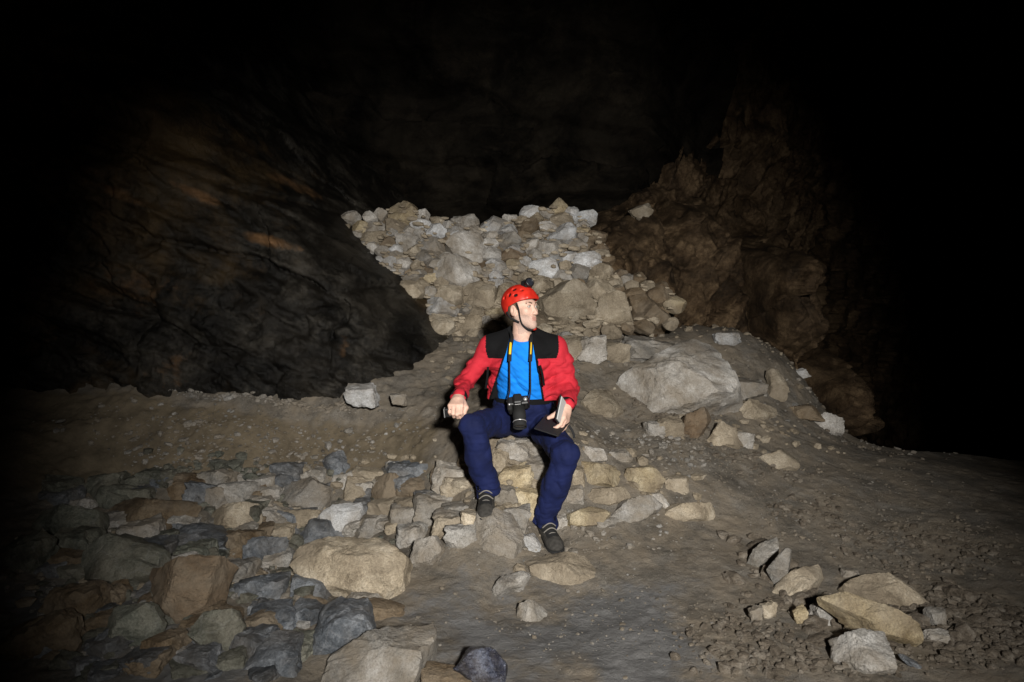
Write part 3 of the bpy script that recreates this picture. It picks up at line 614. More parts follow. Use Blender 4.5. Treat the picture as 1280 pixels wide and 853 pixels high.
LP = {(850, 474): ([(758, 494), (780, 473), (817, 449), (862, 424), (888, 427), (906, 452), (923, 480), (916, 495), (874, 512), (830, 517), (798, 521), (766, 514)], (-0.15, -0.8, 0.58)),
      (765, 503): ([(726, 505), (742, 488), (764, 486), (778, 508), (764, 520), (739, 518)], (0, -0.7, 0.7)), (943, 513): ([(910, 517), (936, 503), (970, 506), (975, 514), (945, 526), (917, 526)], (0, -0.7, 0.7)),
      (970, 482): ([(963, 502), (964, 462), (975, 462), (984, 484), (983, 502)], (0, -0.95, 0.3)), (867, 530): ([(850, 541), (858, 519), (880, 509), (885, 528), (871, 550)], (-0.3, -0.9, 0.3)), (903, 549): ([(883, 553), (899, 528), (917, 537), (939, 550), (927, 558), (892, 561)], (0, -0.8, 0.5)),
      (978, 574): ([(955, 570), (986, 559), (999, 575), (996, 589), (971, 586)], (0.2, -0.75, 0.6)), (1037, 531): ([(1017, 525), (1030, 519), (1055, 528), (1057, 539), (1027, 543)], (0, -0.7, 0.6)),
      (952, 692): ([(929, 704), (949, 680), (972, 670), (973, 690), (942, 711)], (-0.4, -0.7, 0.5)), (977, 735): ([(958, 712), (973, 694), (989, 684), (984, 721), (973, 738)], (-0.4, -0.8, 0.3)), (1003, 722): ([(973, 738), (990, 714), (1028, 700), (1039, 728), (1011, 738), (997, 752)], (0, -0.7, 0.6)),
      (1122, 744): ([(1059, 725), (1080, 718), (1114, 722), (1162, 722), (1183, 747), (1169, 762), (1135, 768), (1083, 742)], (0, -0.45, 0.9)), (1088, 778): ([(1027, 745), (1052, 742), (1100, 756), (1148, 780), (1155, 797), (1128, 814), (1100, 793), (1052, 786), (1032, 766)], (-0.1, -0.8, 0.55)),
      (1081, 816): ([(1045, 797), (1073, 788), (1107, 788), (1116, 842), (1080, 843), (1047, 814)], (0.05, -0.7, 0.7)), (476, 820): ([(401, 853), (414, 817), (444, 802), (485, 784), (541, 778), (543, 795), (528, 829), (515, 860), (400, 870)], (0.05, -0.5, 0.85)),
      (697, 709): ([(656, 694), (690, 690), (735, 695), (744, 703), (742, 720), (717, 730), (687, 728), (665, 714)], (0, -0.55, 0.85)), (636, 731): ([(614, 741), (626, 720), (646, 714), (669, 724), (650, 731), (640, 750), (631, 754)], (-0.2, -0.8, 0.5)),
      (661, 758): ([(650, 754), (669, 750), (684, 765), (676, 776), (657, 778), (648, 769)], (0, -0.7, 0.7)), (618, 672): ([(590, 668), (597, 640), (642, 638), (654, 666), (639, 698), (612, 692)], (0, -0.7, 0.7)),
      (604, 834): ([(570, 837), (590, 812), (615, 811), (632, 828), (630, 852), (600, 858)], (0, -0.8, 0.5))}
for i, (nm, x, y, a_, b_, mt, bl, tl, lab, cat) in enumerate(LOOSE):
    if (x, y) in LP:
        o = poly_stone(nm, LP[(x, y)][0], mt, 5500 + i, None, LP[(x, y)][1], 0.12 if nm == 'slab' else 0.2, 5 if a_ > 70 else 4, 0.05 if nm == 'slab' else 0.065)
        tag(o, lab, cat); continue
    big = a_ > 90
    kw = {}
    if (x, y) == (802, 266): kw = dict(d=BANK[1] - 0.06)
    if 'blue white' in lab: kw = dict(d=4.30)
    if 'raised shoe' in lab: kw = dict(d=3.33)
    if 'lower shoe' in lab: kw = dict(d=3.30)
    o = rock_at(nm, x, y, a_ * 1.05, b_ * 1.05, mt, 5000 + i, None, tl, bl * 0.45, 0.9, 0.85, 5 if big else 4, amp=0.08, **kw)
    tag(o, lab, cat)

# ------------------------------------------------------------------ gravel
def scatter(name, zones, mat, label, smin, smax, seed):
    rg = np.random.default_rng(seed); Dv, Fc = ico(1); Vs, Fs = [], []; base = 0
    shapes = []
    for k in range(12):
        u, _ = unit_rock(seed * 100 + k, 1, 9, 0, 0.02, 0.4); shapes.append(u)
    for (px, py, rx, ry, n) in zones:
        c = hit(px, py); ex = hit(px + rx, py); ey0 = hit(px, py + ry * 0.9); ey1 = hit(px, py - ry * 0.9)
        sx = abs(ex[0] - c[0]); sy0 = ey0[1]; sy1 = ey1[1]
        an = rg.uniform(0, 6.283, n); ra = np.sqrt(rg.random(n)) * (0.55 + 0.6 * rg.random(n))
        X = c[0] + np.cos(an) * ra * sx; Y = (sy0 + sy1) / 2 + np.sin(an) * ra * abs(sy1 - sy0) / 2
        Zt = height(X, Y, True)
        s = smin * (smax / smin) ** (rg.random(n) ** 2.2)
        for i in range(n):
            u = shapes[rg.integers(12)]; a = rg.uniform(0, 6.283); ca, sa = math.cos(a), math.sin(a)
            sc = s[i] * np.array([rg.uniform(0.7, 1.3), rg.uniform(0.7, 1.2), rg.uniform(0.45, 0.9)])
            v = u * sc; b = rg.uniform(-0.5, 0.5); cb, sb = math.cos(b), math.sin(b)
            v = np.stack([v[:, 0] * cb - v[:, 2] * sb, v[:, 1], v[:, 0] * sb + v[:, 2] * cb], -1)
            v = np.stack([v[:, 0] * ca - v[:, 1] * sa, v[:, 0] * sa + v[:, 1] * ca, v[:, 2]], -1) + np.array([X[i], Y[i], Zt[i] + sc[2] * 0.25])
            Vs.append(v); Fs.append(Fc + base); base += len(v)
    o = obj(name, mesh_from(name, np.concatenate(Vs), np.concatenate(Fs), R[mat], False))
    tag(o, label, name, kind='stuff'); return o
scatter('gravel', [(1215, 785, 110, 60, 1500), (1120, 590, 120, 34, 420), (1010, 640, 60, 30, 160), (840, 520, 100, 22, 220), (930, 575, 80, 22, 150), (1150, 690, 120, 40, 260), (940, 800, 90, 50, 260), (1060, 830, 220, 30, 260)],
        'chips', 'brown angular gravel spread beside and below the rock heap', 0.005, 0.024, 3)
scatter('gravel', [(250, 700, 230, 140, 1000), (260, 560, 200, 50, 420), (440, 560, 100, 50, 130), (330, 505, 190, 8, 260), (640, 640, 200, 60, 260), (820, 560, 90, 30, 160), (780, 450, 120, 40, 200), (900, 470, 120, 50, 240)],
        'grey', 'grey stone chips lying among the rubble and along the ledge', 0.005, 0.026, 4)
scatter('gravel', [(760, 790, 220, 70, 200), (700, 700, 240, 40, 130), (980, 640, 250, 70, 260), (300, 700, 220, 130, 90), (450, 540, 120, 50, 60), (800, 620, 200, 60, 60)],
        'grey', 'pale crumbs of limestone strewn over the clay', 0.002, 0.008, 5)
scatter('gravel', [(560, 440, 60, 50, 160), (900, 430, 120, 40, 220), (820, 400, 100, 20, 120), (1000, 500, 90, 40, 160)],
        'tan', 'tan rubble fragments on the upper slopes', 0.008, 0.035, 6)
scatter('rubble', [(230, 720, 210, 120, 330), (420, 650, 120, 60, 90), (300, 600, 180, 30, 110)],
        'green', 'dark fist sized rubble filling the rock bank under the cave wall', 0.014, 0.055, 7)
scatter('rubble', [(230, 700, 210, 120, 220), (430, 620, 120, 60, 90), (620, 620, 90, 50, 60), (790, 600, 110, 40, 60), (900, 520, 110, 40, 90)],
        'tan', 'tan fist sized rubble wedged between the larger stones', 0.010, 0.042, 8)
scatter('clods', [(1020, 640, 280, 90, 700), (760, 760, 260, 90, 160), (820, 560, 160, 40, 300), (330, 560, 220, 60, 700), (1180, 690, 140, 60, 500)],
        'ground', 'small clods of clay scattered over the trodden floor', 0.003, 0.013, 9)
scatter('rubble', [(985, 745, 70, 60, 60), (1110, 790, 110, 55, 90), (950, 700, 40, 40, 16), (1190, 760, 70, 50, 50)],
        'chips', 'broken stones half buried round the leaning slabs', 0.014, 0.050, 10)

# ------------------------------------------------------------------ person
class Field:
    """signed distance samples on a regular grid; shapes are blended in one by one, then skinned to one surface"""
    def __init__(s, lo, hi, h):
        s.lo = np.array(lo, float); s.h = h; s.n = np.ceil((np.array(hi) - s.lo) / h).astype(int) + 1
        s.S = np.full(tuple(s.n), 1.0, np.float32)
    def box(s, lo, hi):
        a = np.clip(np.floor((np.array(lo) - s.lo) / s.h).astype(int), 0, s.n); b = np.clip(np.ceil((np.array(hi) - s.lo) / s.h).astype(int) + 1, 0, s.n)
        sl = tuple(slice(a[i], b[i]) for i in range(3))
        g = np.meshgrid(*[s.lo[i] + s.h * np.arange(a[i], b[i]) for i in range(3)], indexing='ij')
        return sl, np.stack(g, -1)
    def blend(s, sl, d, k, cut=False):
        if d.size == 0: return
        a = s.S[sl]
        if cut:
            d = -d; h = np.clip(0.5 - 0.5 * (a - d) / k, 0, 1); s.S[sl] = a * (1 - h) + d * h + k * h * (1 - h)
        else:
            h = np.clip(0.5 + 0.5 * (a - d) / k, 0, 1); s.S[sl] = a * (1 - h) + d * h - k * h * (1 - h)
    def cap(s, a, b, ra, rb=None, k=0.02, cut=False, flat=None):
        rb = ra if rb is None else rb; a = np.array(a, float); b = np.array(b, float); m = max(ra, rb) + k * 1.5 + 3 * s.h
        sl, p = s.box(np.minimum(a, b) - m, np.maximum(a, b) + m); ab = b - a
        t = np.clip(((p - a) @ ab) / max(ab @ ab, 1e-9), 0, 1)
        s.blend(sl, np.linalg.norm(p - a - t[..., None] * ab, axis=-1) - (ra + (rb - ra) * t), k, cut)
    def chain(s, pts, rs, k=0.02, cut=False):
        for i in range(len(pts) - 1): s.cap(pts[i], pts[i + 1], rs[i], rs[i + 1], k, cut)
    def ell(s, c, r, k=0.02, cut=False, B=None):
        c = np.array(c, float); r = np.array(r, float); m = r.max() + k * 1.5 + 3 * s.h
        sl, p = s.box(c - m, c + m); q = p - c
        if B is not None: q = q @ np.array(B).T          # rows of B: local axes
        k0 = np.linalg.norm(q / r, axis=-1); k1 = np.linalg.norm(q / r ** 2, axis=-1)
        s.blend(sl, np.where(k1 > 1e-9, k0 * (k0 - 1) / np.maximum(k1, 1e-9), -r.min()), k, cut)
    def fn(s, lo, hi, f, k=0.004, cut=True):
        sl, p = s.box(lo, hi); s.blend(sl, f(p), k, cut)
    def ripple(s, f, band=0.035):
        idx = np.nonzero(np.abs(s.S) < band); p = s.lo + s.h * np.stack(idx, -1); s.S[idx] += f(p)
    def skin(s):
        S = s.S; ins = S < 0; n = np.array(S.shape) - 1
        acc = np.zeros(tuple(n) + (3,), np.float32); cnt = np.zeros(tuple(n), np.float32)
        for ax in range(3):
            o1, o2 = [i for i in range(3) if i != ax]
            lo = [slice(None)] * 3; hi = [slice(None)] * 3; lo[ax] = slice(0, -1); hi[ax] = slice(1, None)
            A, B = S[tuple(lo)], S[tuple(hi)]; m = ins[tuple(lo)] != ins[tuple(hi)]
            idx = np.nonzero(m); t = A[idx] / (A[idx] - B[idx])
            for i in (0, 1):
                for j in (0, 1):
                    c = list(idx); c[o1] = c[o1] - i; c[o2] = c[o2] - j
                    ok = (c[o1] >= 0) & (c[o2] >= 0) & (c[o1] < n[o1]) & (c[o2] < n[o2]); c = tuple(q[ok] for q in c)
                    pos = np.zeros((ok.sum(), 3), np.float32); pos[:, ax] = t[ok]; pos[:, o1] = i; pos[:, o2] = j
                    np.add.at(acc, c, pos); np.add.at(cnt, c, 1)
        act = cnt > 0; vid = np.full(tuple(n), -1, np.int64); vid[act] = np.arange(act.sum())
        V = s.lo + s.h * (np.stack(np.nonzero(act), -1) + acc[act] / cnt[act][:, None])
        Fs = []
        for ax in range(3):
            o1, o2 = [(1, 2), (2, 0), (0, 1)][ax]
            lo = [slice(None)] * 3; hi = [slice(None)] * 3; lo[ax] = slice(0, -1); hi[ax] = slice(1, None)
            m = ins[tuple(lo)] != ins[tuple(hi)]; idx = np.nonzero(m); out = ins[tuple(lo)][idx]
            ok = (idx[o1] > 0) & (idx[o2] > 0) & (idx[o1] < n[o1]) & (idx[o2] < n[o2]); idx = [q[ok] for q in idx]; out = out[ok]
            def at(i, j):
                c = list(idx); c[o1] = c[o1] - i; c[o2] = c[o2] - j; return vid[tuple(c)]
            f = np.stack([at(1, 1), at(0, 1), at(0, 0), at(1, 0)], -1); f[~out] = f[~out][:, ::-1]; Fs.append(f)
        return V, np.concatenate(Fs)

def submesh(V, Fc, mask):
    f = Fc[mask]; u, inv = np.unique(f, return_inverse=True); return V[u], inv.reshape(f.shape)

def tube(pts, r, n=8, flat=None):
    """swept tube; flat = (width, thickness, normal hint) gives a ribbon"""
    pts = np.array(pts, float); m = len(pts); r = np.broadcast_to(np.asarray(r, float), (m,))
    T = np.gradient(pts, axis=0); T /= np.linalg.norm(T, axis=1)[:, None]; V = []
    hint = np.array(flat[2] if flat else (0.31, 0.17, 0.93), float)
    for i in range(m):
        s = np.cross(T[i], hint); s /= np.linalg.norm(s); b = np.cross(s, T[i])
        for k in range(n):
            an = 2 * math.pi * k / n; a, c = math.cos(an), math.sin(an)
            V.append(pts[i] + (s * a * flat[0] / 2 + b * c * flat[1] / 2 if flat else (s * a + b * c) * r[i]))
    Fc = [[i * n + k, i * n + (k + 1) % n, (i + 1) * n + (k + 1) % n, (i + 1) * n + k] for i in range(m - 1) for k in range(n)]
    V.append(pts[0]); V.append(pts[-1]); e0, e1 = len(V) - 2, len(V) - 1
    Fc += [[e0, (k + 1) % n, k, k] for k in range(0)]
    return np.array(V[:-2]), np.array(Fc)

def spline(pts, n=24):
    pts = np.array(pts, float); t = np.linspace(0, len(pts) - 1, n); out = []
    P_ = np.vstack([2 * pts[0] - pts[1], pts, 2 * pts[-1] - pts[-2]])
    for v in t:
        i = min(int(v), len(pts) - 2); u = v - i; a, b, c, d = P_[i], P_[i + 1], P_[i + 2], P_[i + 3]
        out.append(0.5 * (2 * b + (c - a) * u + (2 * a - 5 * b + 4 * c - d) * u * u + (3 * b - a - 3 * c + d) * u ** 3))
    return np.array(out)

def rbox(name, size, mat, parent, c, B, bev=0.004):
    """bevelled box; rows of B are its local axes"""
    bm = bmesh.new(); bmesh.ops.create_cube(bm, size=1.0)
    for v in bm.verts: v.co = Vector((v.co.x * size[0], v.co.y * size[1], v.co.z * size[2]))
    bmesh.ops.bevel(bm, geom=bm.edges[:], offset=bev, segments=2, affect='EDGES', profile=0.5)
    B = np.array(B)
    for v in bm.verts: v.co = Vector(np.array(v.co[:]) @ B + np.array(c))
    bmesh.ops.recalc_face_normals(bm, faces=bm.faces)
    me = bpy.data.meshes.new(name); bm.to_mesh(me); bm.free(); me.materials.append(mat)
    return obj(name, me, parent)

def lathe(name, prof, mat, parent, c, ax, n=24):
    """turned shape: prof = [(distance along axis, radius)]"""
    ax = unit(ax); s = unit(np.cross(ax, [0.2, 0.9, 0.37])); b = np.cross(ax, s); V = []
    for (h, r) in prof:
        for k in range(n):
            a = 2 * math.pi * k / n; V.append(np.array(c) + ax * h + (s * math.cos(a) + b * math.sin(a)) * r)
    m = len(prof); Fc = [[i * n + k, i * n + (k + 1) % n, (i + 1) * n + (k + 1) % n, (i + 1) * n + k] for i in range(m - 1) for k in range(n)]
    return obj(name, mesh_from(name, np.array(V), np.array(Fc), mat), parent)

M = {}
M['skin'] = plain('skin', (0.60, 0.385, 0.30), 0.55, 0.4, bump=0.3, bscale=260, var=0.16, vscale=55)
M['lip'] = plain('lip_skin', (0.47, 0.25, 0.20), 0.5)
M['stubble'] = plain('stubbled_skin', (0.47, 0.325, 0.265), 0.65, 0.3, bump=0.3, bscale=900, var=0.2, vscale=260)
M['hair'] = plain('short_brown_hair', (0.13, 0.085, 0.055), 0.8, bump=0.8, bscale=700)
M['eye'] = plain('eye_white', (0.34, 0.30, 0.27), 0.5)
M['iris'] = plain('grey_blue_iris', (0.05, 0.06, 0.07), 0.2)
M['red'] = plain('red_softshell', (0.47, 0.020, 0.034), 0.8, 0.25, bump=0.35, bscale=650, var=0.12, vscale=22)
M['black'] = plain('black_softshell', (0.004, 0.004, 0.0046), 0.9, 0.2, bump=0.3, bscale=600)
M['blue'] = plain('bright_blue_jersey', (0.006, 0.20, 0.72), 0.85, 0.2, bump=0.25, bscale=800, var=0.10, vscale=14)
M['navy'] = plain('navy_trouser_cloth', (0.005, 0.0095, 0.052), 0.85, 0.25, bump=0.3, bscale=700, var=0.22, vscale=12)
M['shell'] = plain('glossy_red_helmet_plastic', (0.52, 0.022, 0.012), 0.42, 0.4, bump=0.12, bscale=60, var=0.22, vscale=26)
M['plastic'] = plain('black_plastic', (0.010, 0.010, 0.011), 0.4, 0.5)
M['rubber'] = plain('black_rubber', (0.014, 0.014, 0.014), 0.8, 0.3, bump=0.4, bscale=300)
M['suede'] = plain('dusty_grey_suede', (0.045, 0.042, 0.038), 0.9, 0.2, bump=0.5, bscale=500, var=0.35, vscale=60)
M['web'] = plain('black_webbing', (0.012, 0.012, 0.013), 0.8, 0.3, bump=0.4, bscale=900)
M['yellow'] = plain('yellow_strap_print', (0.75, 0.48, 0.02), 0.6)
M['lace'] = plain('pale_grey_lace', (0.20, 0.185, 0.165), 0.8, bump=0.4, bscale=900)
M['glass'] = plain('lens_glass', (0.02, 0.022, 0.03), 0.05, 0.9)
M['silver'] = plain('silver_trim', (0.5, 0.5, 0.5), 0.35, 0.5, metal=0.6)
M['paper'] = plain('white_paper', (0.48, 0.48, 0.47), 0.8)
M['case'] = plain('black_leatherette', (0.012, 0.012, 0.013), 0.6, 0.4, bump=0.5, bscale=500)

man = empty('person', Vector((0.065, 3.82, 0.47)))
tag(man, 'person in red helmet, red and black jacket and navy trousers sitting on stones', 'person')

# joints
PEL = np.array([0.065, 3.80, 0.585]); CHE = np.array([0.060, 3.675, 0.90]); NEK = np.array([0.058, 3.675, 1.03])
SHR = np.array([-0.115, 3.675, 0.975]); ELR = np.array([-0.252, 3.69, 0.795]); WRR = np.array([-0.270, 3.43, 0.735])
SHL = np.array([0.235, 3.675, 0.968]); ELL = np.array([0.318, 3.69, 0.755]); WRL = np.array([0.275, 3.455, 0.690])
HPR = np.array([-0.03, 3.78, 0.575]); KNR = np.array([-0.205, 3.345, 0.615]); ANR = np.array([-0.130, 3.455, 0.285])
HPL = np.array([0.155, 3.78, 0.570]); KNL = np.array([0.262, 3.33, 0.470]); ANL = np.array([0.172, 3.47, 0.125])
# head frame: face turned to his left and slightly up
yaw = math.radians(50); pit = math.radians(7)
HF = unit([math.sin(yaw) * math.cos(pit), -math.cos(yaw) * math.cos(pit), math.sin(pit)]); HLf = unit(np.cross([0, 0, 1], HF)); HU = np.cross(HF, HLf)
HB = np.array([HLf, HF, HU]); HC = np.array([0.052, 3.635, 1.184])
def hd(l, f, u): return HC + l * HLf + f * HF + u * HU

# --- body: one continuous skin
B = Field((-0.36, 3.10, -0.05), (0.46, 4.0, 1.36), 0.004)
B.chain([PEL, (0.063, 3.74, 0.75), CHE], [0.085, 0.075, 0.085], 0.03); B.cap(SHR, SHL, 0.035, 0.035, 0.03)
for sh, el, wr in ((SHR, ELR, WRR), (SHL, ELL, WRL)): B.chain([sh, el, wr], [0.038, 0.034, 0.027], 0.01)
for hp, kn, an in ((HPR, KNR, ANR), (HPL, KNL, ANL)): B.chain([hp, kn, an], [0.055, 0.030, 0.030], 0.008)
B.chain([NEK - [0, 0, 0.04], hd(0, -0.012, -0.07)], [0.056, 0.051], 0.025)
B.ell(hd(0, -0.012, 0.030), (0.074, 0.094, 0.088), 0.02, B=HB)
B.ell(hd(0, 0.026, -0.026), (0.057, 0.066, 0.082), 0.03, B=HB)
for s in (-1, 1):
    B.cap(hd(s * 0.046, 0.005, -0.045), hd(s * 0.012, 0.064, -0.096), 0.022, 0.018, 0.025)
    B.ell(hd(s * 0.037, 0.060, -0.020), (0.026, 0.024, 0.026), 0.02, B=HB)
B.ell(hd(0, 0.074, -0.097), (0.020, 0.018, 0.018), 0.02, B=HB)
B.cap(hd(-0.034, 0.077, 0.028), hd(0.034, 0.077, 0.028), 0.012, 0.012, 0.014)
for s in (-1, 1): B.ell(hd(s * 0.032, 0.098, 0.008), (0.017, 0.015, 0.011), 0.010, True, HB)
B.cap(hd(0, 0.084, 0.012), hd(0, 0.104, -0.034), 0.007, 0.0115, 0.010)
for s in (-1, 1): B.ell(hd(s * 0.013, 0.098, -0.036), (0.009, 0.012, 0.008), 0.008, B=HB)
B.cap(hd(-0.018, 0.082, -0.060), hd(0.018, 0.082, -0.060), 0.0065, 0.0065, 0.008); B.cap(hd(-0.016, 0.081, -0.071), hd(0.016, 0.081, -0.071), 0.007, 0.007, 0.008)
B.cap(hd(-0.024, 0.093, -0.0655), hd(0.024, 0.093, -0.0655), 0.003, 0.003, 0.004, True)
for s in (-1, 1):
    B.ell(hd(s * 0.076, -0.006, -0.006), (0.010, 0.021, 0.033), 0.006, B=HB); B.ell(hd(s * 0.088, 0.0, -0.002), (0.009, 0.011, 0.018), 0.004, True, HB)
# right hand closed on a small device, knuckles towards the front
fw = unit([-0.10, -0.93, -0.35]); rt = unit([-0.95, 0.05, -0.05]); dn = unit(np.cross(rt, fw)); dn = dn if dn[2] < 0 else -dn
def hand(F_, W0, fwd, side, down, curl, thumb):
    c = W0 + fwd * 0.05
    F_.cap(W0, W0 + fwd * 0.03, 0.026, 0.028, 0.015)
    for i, (o, ln, r) in enumerate([(-0.030, 0.92, 0.0100), (-0.010, 1.0, 0.0105), (0.010, 0.95, 0.0100), (0.028, 0.8, 0.0088)]):
        k0 = W0 + fwd * (0.083 - 0.004 * abs(i - 1)) + side * o
        F_.cap(W0 + fwd * 0.02 + side * o * 0.6, k0, 0.016, 0.0125, 0.012)
        d0 = unit(fwd * math.cos(curl[0]) + down * math.sin(curl[0])); d1 = unit(fwd * math.cos(curl[1]) + down * math.sin(curl[1])); d2 = unit(fwd * math.cos(curl[2]) + down * math.sin(curl[2]))
        p1 = k0 + d0 * 0.042 * ln; p2 = p1 + d1 * 0.027 * ln; p3 = p2 + d2 * 0.020 * ln
        F_.chain([k0, p1, p2, p3], [r * 1.08, r, r * 0.92, r * 0.8], 0.003)
    t0 = W0 + fwd * 0.025 - side * 0.026 + down * 0.008
    F_.chain([t0, t0 + thumb[0] * 0.042, t0 + thumb[0] * 0.042 + thumb[1] * 0.032, t0 + thumb[0] * 0.042 + thumb[1] * 0.032 + thumb[2] * 0.024], [0.0165, 0.0135, 0.0115, 0.0095], 0.006)
hand(B, WRR, fw, rt, dn, (0.75, 2.1, 2.9), [unit(fw * 0.8 - rt * 0.45 + dn * 0.35), unit(fw * 0.75 + rt * 0.25 + dn * 0.6), unit(fw * 0.35 + rt * 0.6 + dn * 0.7)])
# left hand holding the folder against the thigh: fingers behind its edge, thumb in front
fl = unit([-0.10, -0.60, -0.79]); sl_ = unit([0.35, 0.80, -0.45]); sl_ = unit(sl_ - fl * (sl_ @ fl)); dl = np.cross(fl, sl_); dl = dl if dl[0] < 0 else -dl
hand(B, WRL, fl, sl_, dl, (0.35, 0.9, 1.3), [unit(fl * 0.75 - sl_ * 0.5 + dl * 0.4), unit(fl * 0.6 - sl_ * 0.1 + dl * 0.8), unit(fl * 0.4 + dl * 0.9)])
V, Fc = B.skin()
V0 = V.copy()
HS = 0.89
k_ = 1 + (HS - 1) * sstep(1.03, 1.10, V[:, 2]); V = HC + (V - HC) * k_[:, None]
me = mesh_from('body', V, Fc, M['skin']); me.materials.append(M['stubble']); me.materials.append(M['lip'])
cen = V0[Fc].mean(1); q = (cen - HC) @ HB.T
mi = np.zeros(len(Fc), np.int32)
q = q + 0.006 * np.stack([noise(cen * 160, 3 + k) for k in range(3)], -1)
jaw = (q[:, 2] < -0.040 + 0.5 * np.maximum(0, 0.05 - q[:, 1]) * 0) & (q[:, 2] > -0.13) & (q[:, 1] > -0.01) & ((q[:, 2] < -0.047) | (np.abs(q[:, 0]) > 0.045))
jaw &= ~((np.abs(q[:, 0]) < 0.02) & (q[:, 2] > -0.052))
mi[jaw & (cen[:, 2] > 1.05)] = 1
mi[(np.abs(q[:, 0]) < 0.021) & (q[:, 2] < -0.055) & (q[:, 2] > -0.077) & (q[:, 1] > 0.08)] = 2
me.polygons.foreach_set('material_index', mi)
bod = obj('body', me, man)
for s in (-1, 1):
    e = hd(s * 0.031, 0.0765, 0.008)
    ey = lathe('eye', [(-0.012, 0.001), (-0.0085, 0.0085), (0, 0.012), (0.0085, 0.0085), (0.0112, 0.0045), (0.012, 0.0005)], M['eye'], bod, e, unit(HF + 0.15 * HLf), 14)
    lathe('iris', [(0.0095, 0.0060), (0.0118, 0.0045), (0.0127, 0.0004)], M['iris'], bod, e, unit(HF + 0.25 * HLf + 0.1 * HU), 12)
    Vt, Ft = tube(spline([hd(s * 0.014, 0.091, 0.026), hd(s * 0.032, 0.089, 0.031), hd(s * 0.050, 0.074, 0.026)], 10), np.linspace(0.0045, 0.0025, 10))
    obj('eyebrow', mesh_from('eyebrow', Vt, Ft, M['hair']), bod)
    Vt, Ft = tube(spline([hd(s * 0.019, 0.086, 0.011), hd(s * 0.031, 0.0895, 0.0165), hd(s * 0.044, 0.081, 0.010)], 10), 0.0022)
    obj('eyelid', mesh_from('eyelid', Vt, Ft, M['stubble']), bod)

# short hair showing at the temple and nape below the helmet
Hr = Field(HC - 0.16, HC + 0.16, 0.004)
Hr.ell(hd(0, -0.014, 0.026), (0.0775, 0.0975, 0.090), 0.01, B=HB)
Hr.fn(HC - 0.2, HC + 0.2, lambda p: ((p - HC) @ HB.T)[..., 2] + 0.030, 0.004)
Hr.fn(HC - 0.2, HC + 0.2, lambda p: 0.036 - 0.35 * ((p - HC) @ HB.T)[..., 2] - 0.0 - ((p - HC) @ HB.T)[..., 1] - 0.0, 0.004)
Hr.ell(hd(0.0, 0.0, -0.012), (0.10, 0.016, 0.030), 0.004, True, HB)
V, Fc = Hr.skin(); obj('hair', mesh_from('hair', V, Fc, M['hair']), bod)

# --- blue shirt
T = Field((-0.20, 3.45, 0.60), (0.34, 3.95, 1.08), 0.004)
def torso(F_, e):
    F_.ell((0.064, 3.775, 0.66), (0.155 + e, 0.115 + e, 0.13), 0.05); F_.ell((0.062, 3.725, 0.78), (0.150 + e, 0.110 + e, 0.15), 0.06)
    F_.ell((0.060, 3.675, 0.91), (0.158 + e, 0.110 + e, 0.14), 0.06); F_.cap(SHR + [0.02, 0, -0.01], SHL + [-0.02, 0, -0.01], 0.050 + e, 0.050 + e, 0.05)
    F_.cap(NEK - [0, 0, 0.05], NEK - [0, 0, 0.015], 0.075 + e * 0.5, 0.066 + e * 0.5, 0.04)
torso(T, 0.0)
T.ripple(lambda p: 0.013 * fbm(np.stack([p[:, 0] * 7 + p[:, 2] * 3, p[:, 1] * 5, p[:, 2] * 13 + p[:, 0] * 9], -1), 3, 61, 0.5, True) + 0.003 * noise(p * np.array([12, 12, 55]), 62))
T.fn((-0.2, 3.45, 0.95), (0.34, 3.95, 1.09), lambda p: np.linalg.norm((p - np.array([0.058, 3.640, 1.075])) * np.array([1, 0.8, 1]), axis=-1) - 0.068, 0.006)
V, Fc = T.skin(); obj('shirt', mesh_from('shirt', V, Fc, M['blue']), man)

# --- jacket: open in front, black yoke and edging
J = Field((-0.40, 3.30, 0.60), (0.46, 3.98, 1.10), 0.004)
torso(J, 0.020)
J.ell((0.060, 3.765, 0.70), (0.205, 0.145, 0.12), 0.04); J.ell((0.058, 3.735, 0.80), (0.190, 0.130, 0.14), 0.04)
J.chain([SHR, ELR, WRR + (ELR - WRR) * 0.06], [0.064, 0.055, 0.042], 0.03); J.chain([SHL, ELL, WRL + (ELL - WRL) * 0.06], [0.064, 0.055, 0.042], 0.03)
J.cap(NEK + [-0.005, 0.015, -0.02], NEK + [-0.005, 0.02, 0.020], 0.080, 0.073, 0.03)
J.cap((0.255, 3.665, 0.83), (0.250, 3.685, 0.73), 0.045, 0.045, 0.03)
for sg, sh in ((-1, SHR), (1, SHL)):
    J.cap(NEK + [sg * 0.052, 0.025, 0.030], sh + [-sg * 0.005, 0.0, 0.020], 0.032, 0.058, 0.03)
def folds(p):
    al = np.stack([p[:, 0] * 5 + p[:, 2] * 6, p[:, 1] * 6, p[:, 2] * 15 - p[:, 0] * 9], -1)
    r = 0.016 * fbm(al, 2, 71, 0.5, True) + 0.004 * fbm(p * np.array([20, 20, 34]), 2, 75, 0.5, True)
    return r * sstep(1.02, 0.9, p[:, 2]) + 0.002 * noise(p * 20, 77)
J.ripple(folds)
xl = lambda z: np.interp(z, [0.66, 0.71, 0.96, 1.03, 1.10], [-0.128, -0.113, -0.030, -0.012, -0.03])
xr = lambda z: np.interp(z, [0.66, 0.71, 0.96, 1.03, 1.10], [0.175, 0.162, 0.118, 0.108, 0.13])
def opening(p):
    z = p[..., 2]; c = (xl(z) + xr(z)) / 2; wd = (xr(z) - xl(z)) / 2
    return np.maximum(np.abs(p[..., 0] - c) - wd, p[..., 1] - 3.70 - 0.2 * np.maximum(0, 0.9 - z))
J.fn((-0.2, 3.30, 0.60), (0.3, 3.98, 1.10), opening, 0.004)
